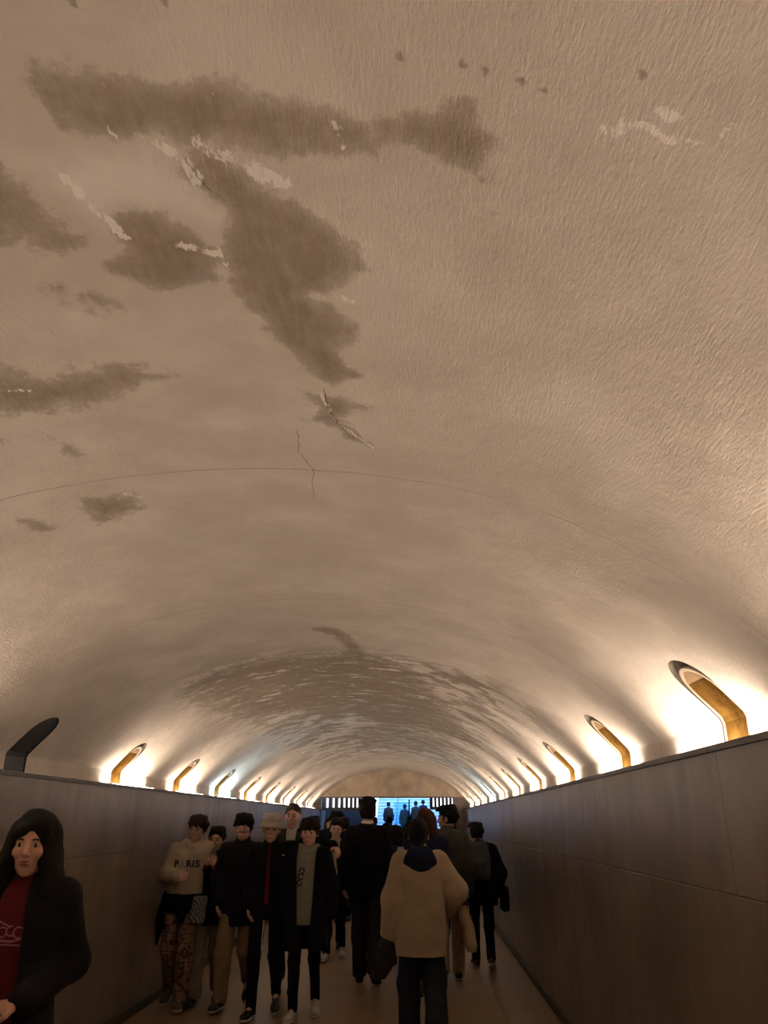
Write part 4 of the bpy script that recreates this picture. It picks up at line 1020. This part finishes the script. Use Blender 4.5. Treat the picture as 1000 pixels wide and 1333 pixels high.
f.loft([-.30, -.22, -.05, .08, .19], [-.055, -.04, -.01, 0, .01], [0]*5, [.045, .085, .095, .065, .03], [.028, .05, .055, .05, .03], .02, pw=2.0); f.loft([-.17, -.10, .05], [.07, .065, .03], [.02]*3, [.03, .05, .04], [.03, .035, .03], .03); f.wrinkle(.014, 30, 5)
o = link('folded_coat', f.mesh('folded_coat'), CHAR, None, True); o.location = (-.262, 6.95, .735); o.scale = (.78, .78, .78)
prop(o, 'dark grey folded coat carried low in the left hand of the cream fleece wearer', 'coat')
BEIGE = cloth('beige_cloth', (.31, .22, .135))
t = empty('tote_bag', (.385, 7.02, .68)); prop(t, 'slim beige cloth bag hanging at the right of the cream fleece jacket', 'bag')
f = Field((-.15, -.2, -.05), (.15, .2, .45), .008); f.loft([0, .05, .2, .33], [.04, .035, .01, -.03], [0]*4, [.036, .048, .046, .035], [.08, .10, .09, .06], .02); f.wrinkle(.009, 24, 6); f.v = f.v
me_ = f.mesh('bag_body'); link('bag_body', me_, BEIGE, t, True)
MB().tube([(-.03, -.05, .32), (-.07, -.03, .42), (-.09, 0, .46), (-.07, .03, .42), (-.03, .05, .32)], .007, 8).build('strap', BEIGE, t, True)

# the group at the right
L_ = Person('person with auburn hair and dark coat, partly hidden behind the cream fleece wearer', (.10, 8.95, 0), PI, 1.76, walk('R', .15, .06), res=.0085, head=(-.1, 0, 0), skin=SKIN_P)
L_.body(hands=(), face=False); L_.hair('bob', H_RED); L_.top('coat', NAVY, .034, .70, seed=43, wf=14); L_.trousers(BLK); L_.shoes(SH_BLK, SOLE_B)
OLIVE = cloth('grey_green_coat', (.042, .040, .034)); CREAMT = cloth('cream_trousers', (.36, .27, .18))
M_ = Person('person in a grey-green coat and pale trousers, face turned left in profile', (.355, 9.75, 0), PI, 1.80,
            upd(walk('R', .16, .06), dict(elR=(-.235, .03, 1.12), wrR=(-.21, -.05, .89))), res=.0075, head=(1.15, 0, .05), skin=SKIN_P)
M_.body(hands=('R',)); M_.hair('short', H_BLK); M_.top('coat', OLIVE, .038, .68, sleeve=(.062, .058, .048), seed=47, wf=14, collar=.03); M_.trousers(CREAMT, (.09, .075, .066), .012, .02); M_.shoes(SH_BLK, SOLE_W)
ORG = cloth('rust_orange_cloth', (.20, .055, .025))
t = empty('shopping_bag', (.52, 9.5, .42)); prop(t, 'small rust orange bag carried beside the pale trousers', 'bag')
MB().box((-.06, -.10, 0), (.06, .10, .27), .01).build('bag_body', ORG, t)
for y in (-.05, .05): MB().tube([(-.0, y-.03, .27), (.0, y, .36), (0, y+.03, .27)], .004, 6).build('handle', M_WHITE, t)

N_ = Person('person in dark clothes with a grey backpack walking away beside the right wall', (.775, 10.6, 0), PI, 1.61,
            upd(walk('L', .15, .05), dict(head=(.03, -.03, 1.60), elR=(-.26, .03, 1.12), wrR=(-.22, -.06, .90), elL=(.24, .03, 1.12))), res=.008, head=(.3, 0, .05), skin=SKIN)
N_.body(hands=('R',), face=False); N_.hair('short', H_BLK); N_.top('jacket', BLK, .05, .74, sleeve=(.068, .064, .052), seed=53, wf=13); N_.trousers(BLK, (.085, .066, .056)); N_.shoes(cloth('shoe_brown', (.06, .03, .02)), SOLE_W)
GREYB = cloth('grey_nylon', (.055, .058, .060), .6)
t = empty('backpack', (.745, 10.6-.20-.05, .98)); prop(t, 'grey backpack worn by the dark dressed person beside the right wall', 'backpack')
f = Field((-.25, -.2, -.05), (.25, .2, .55), .008); f.loft([0, .06, .25, .38, .44], [0]*5, [0]*5, [.12, .14, .14, .125, .08], [.06, .085, .08, .07, .05], .02); f.wrinkle(.004, 20, 1); link('pack_body', f.mesh('pack_body'), GREYB, t, True)
f = Field((-.25, -.2, -.05), (.25, .1, .35), .008); f.loft([.03, .08, .2, .24], [0]*4, [-.085]*4, [.085, .10, .10, .09], [.02, .035, .035, .015], .02); link('front_pocket', f.mesh('front_pocket'), GREYB, t, True)
for x in (-.09, .09): MB().tube([(x, .05, .05), (x*1.1, .08, .2), (x*.9, .10, .42), (x*.8, .06, .44), (x*.8, .0, .43)], .012, 8, flat=.6).build('shoulder_strap', GREYB, t, True)
MB().tube([(-.03, -.0, .43), (-.02, -.01, .465), (.02, -.01, .465), (.03, 0, .43)], .007, 8).build('grab_handle', GREYB, t, True)
t = empty('shoulder_bag', (1.055, 10.55, .62)); prop(t, 'black shoulder bag hanging between the backpack wearer and right wall', 'bag')
f = Field((-.12, -.2, -.03), (.12, .2, .36), .008); f.box((0, 0, .15), (.05, .13, .14), 0, rnd=.03); f.wrinkle(.005, 22, 2); link('bag_body', f.mesh('bag_body'), BLK, t, True)
MB().tube([(0, -.10, .27), (-.03, -.08, .45), (-.05, 0, .56), (-.03, .08, .45), (0, .10, .27)], .008, 8).build('strap', BLK, t, True)

P_ = Person('shorter person in dark clothes walking away between the tall black coat and cream fleece', (-.27, 10.9, 0), PI, 1.585, walk('R', .14, .05), res=.009, head=(0, 0, 0), skin=SKIN)
P_.body(hands=(), face=False); P_.hair('bob', H_BLK); P_.top('coat', NAVY, .03, .66, seed=57); P_.trousers(NAVY); P_.shoes(SH_BLK, SOLE_B)
t = empty('small_blue_bag', (-.215, 10.68, 1.27)); prop(t, 'small pale blue bag on the back of the shorter walker in the middle', 'bag')
f = Field((-.1, -.1, -.12), (.1, .1, .12), .008); f.box((0, 0, 0), (.045, .03, .07), 0, rnd=.02); link('bag_body', f.mesh('bag_body'), mat('pale_blue_cloth', (.35, .42, .55), .7), t, True)
MB().tube([(.0, 0, .06), (.02, .02, .12)], .006, 6).build('strap', NAVY, t)

# people further down the passage and on the stairs
FAR = [(-.52, 14.2, 1.60, 'bob', 'person with dark bobbed hair far ahead, right of the tall coat', PI), (-1.32, 15.0, 1.68, 'short', 'person in dark clothes far ahead, left of the tall coat', PI),
       (.53, 13.4, 1.63, 'short', 'small distant person seen between the profile face and the backpack wearer', PI), (-2.05, 16.5, 1.72, 'short', 'distant person in black walking near the left wall', 0),
       (-1.72, 18.0, 1.78, 'short', 'distant tall dark person in front of the left slatted screen', PI), (-2.2, 20.6, 1.70, 'mid', 'distant person under the left end of the slatted screen', 0),
       (-.15, 17.5, 1.66, 'bob', 'distant dark haired person below the green glass screen', PI), (.35, 19.0, 1.74, 'short', 'distant dark figure left of the right slatted screen', PI), (-1.1, 21.0, 1.72, 'short', 'distant dark figure at the foot of the doorway', PI),
       (.75, 21.3, 1.68, 'mid', 'distant dark figure under the right slatted screen', PI), (-.9, 27.0, 1.75, 'short', 'dark figure in the hall before the stairs', PI), (.3, 29.0, 1.72, 'short', 'dark figure in the hall right of the glass post', PI), (-.3, 33.0, 1.78, 'short', 'dark figure in the hall behind the doorway centre', PI), (-1.7, 30.0, 1.70, 'bob', 'dark figure in the hall at left of the stairs', PI)]
for i, (x, y, h, hs, lab, rz) in enumerate(FAR):
    q = Person(lab, (x, y, 0), rz, h, walk('R' if i % 2 else 'L', .16, .06), res=.012, head=(.1*((i % 3)-1), 0, 0))
    q.body(hands=(), face=False); q.hair(hs, (H_BLK, H_BRN)[i % 2]); q.top('coat', (BLK, NAVY, CHAR)[i % 3], .035, (.62, .72, .8)[i % 3], seed=60+i, wr=.004); q.trousers((NAVY, BLK)[i % 2], wr=.003); q.shoes(SH_BLK, SOLE_B, .009)
STAIR = [(-1.42, 4, 1.68, 'dark figure with arms down standing on the stairs, left'), (-.60, 3, 1.74, 'broad dark figure on the stairs by the green glass'), (-.05, 4, 1.72, 'dark figure climbing the stairs right of the glass post'), (.32, 5, 1.62, 'smaller dark figure highest on the stairs at right')]
for i, (x, st_, h, lab) in enumerate(STAIR):
    y = SY+.31*st_+.155; z = .165*(st_+1)
    q = Person(lab, (x, y, z), PI, h, {}, res=.013)
    q.body(hands=(), face=False); q.hair('short', H_BLK); q.top('coat', (CHAR, NAVY)[i % 2], .05 if i == 1 else .03, .62, seed=80+i, wr=.003); q.trousers(NAVY, wr=.003); q.shoes(SH_BLK, SOLE_B, .01)
for q in [o for o in COL.objects if o.type == 'EMPTY' and o.name.split('.')[0] == 'person']:
    if q.location.y > 13: q['group'] = 'people far down the passage'
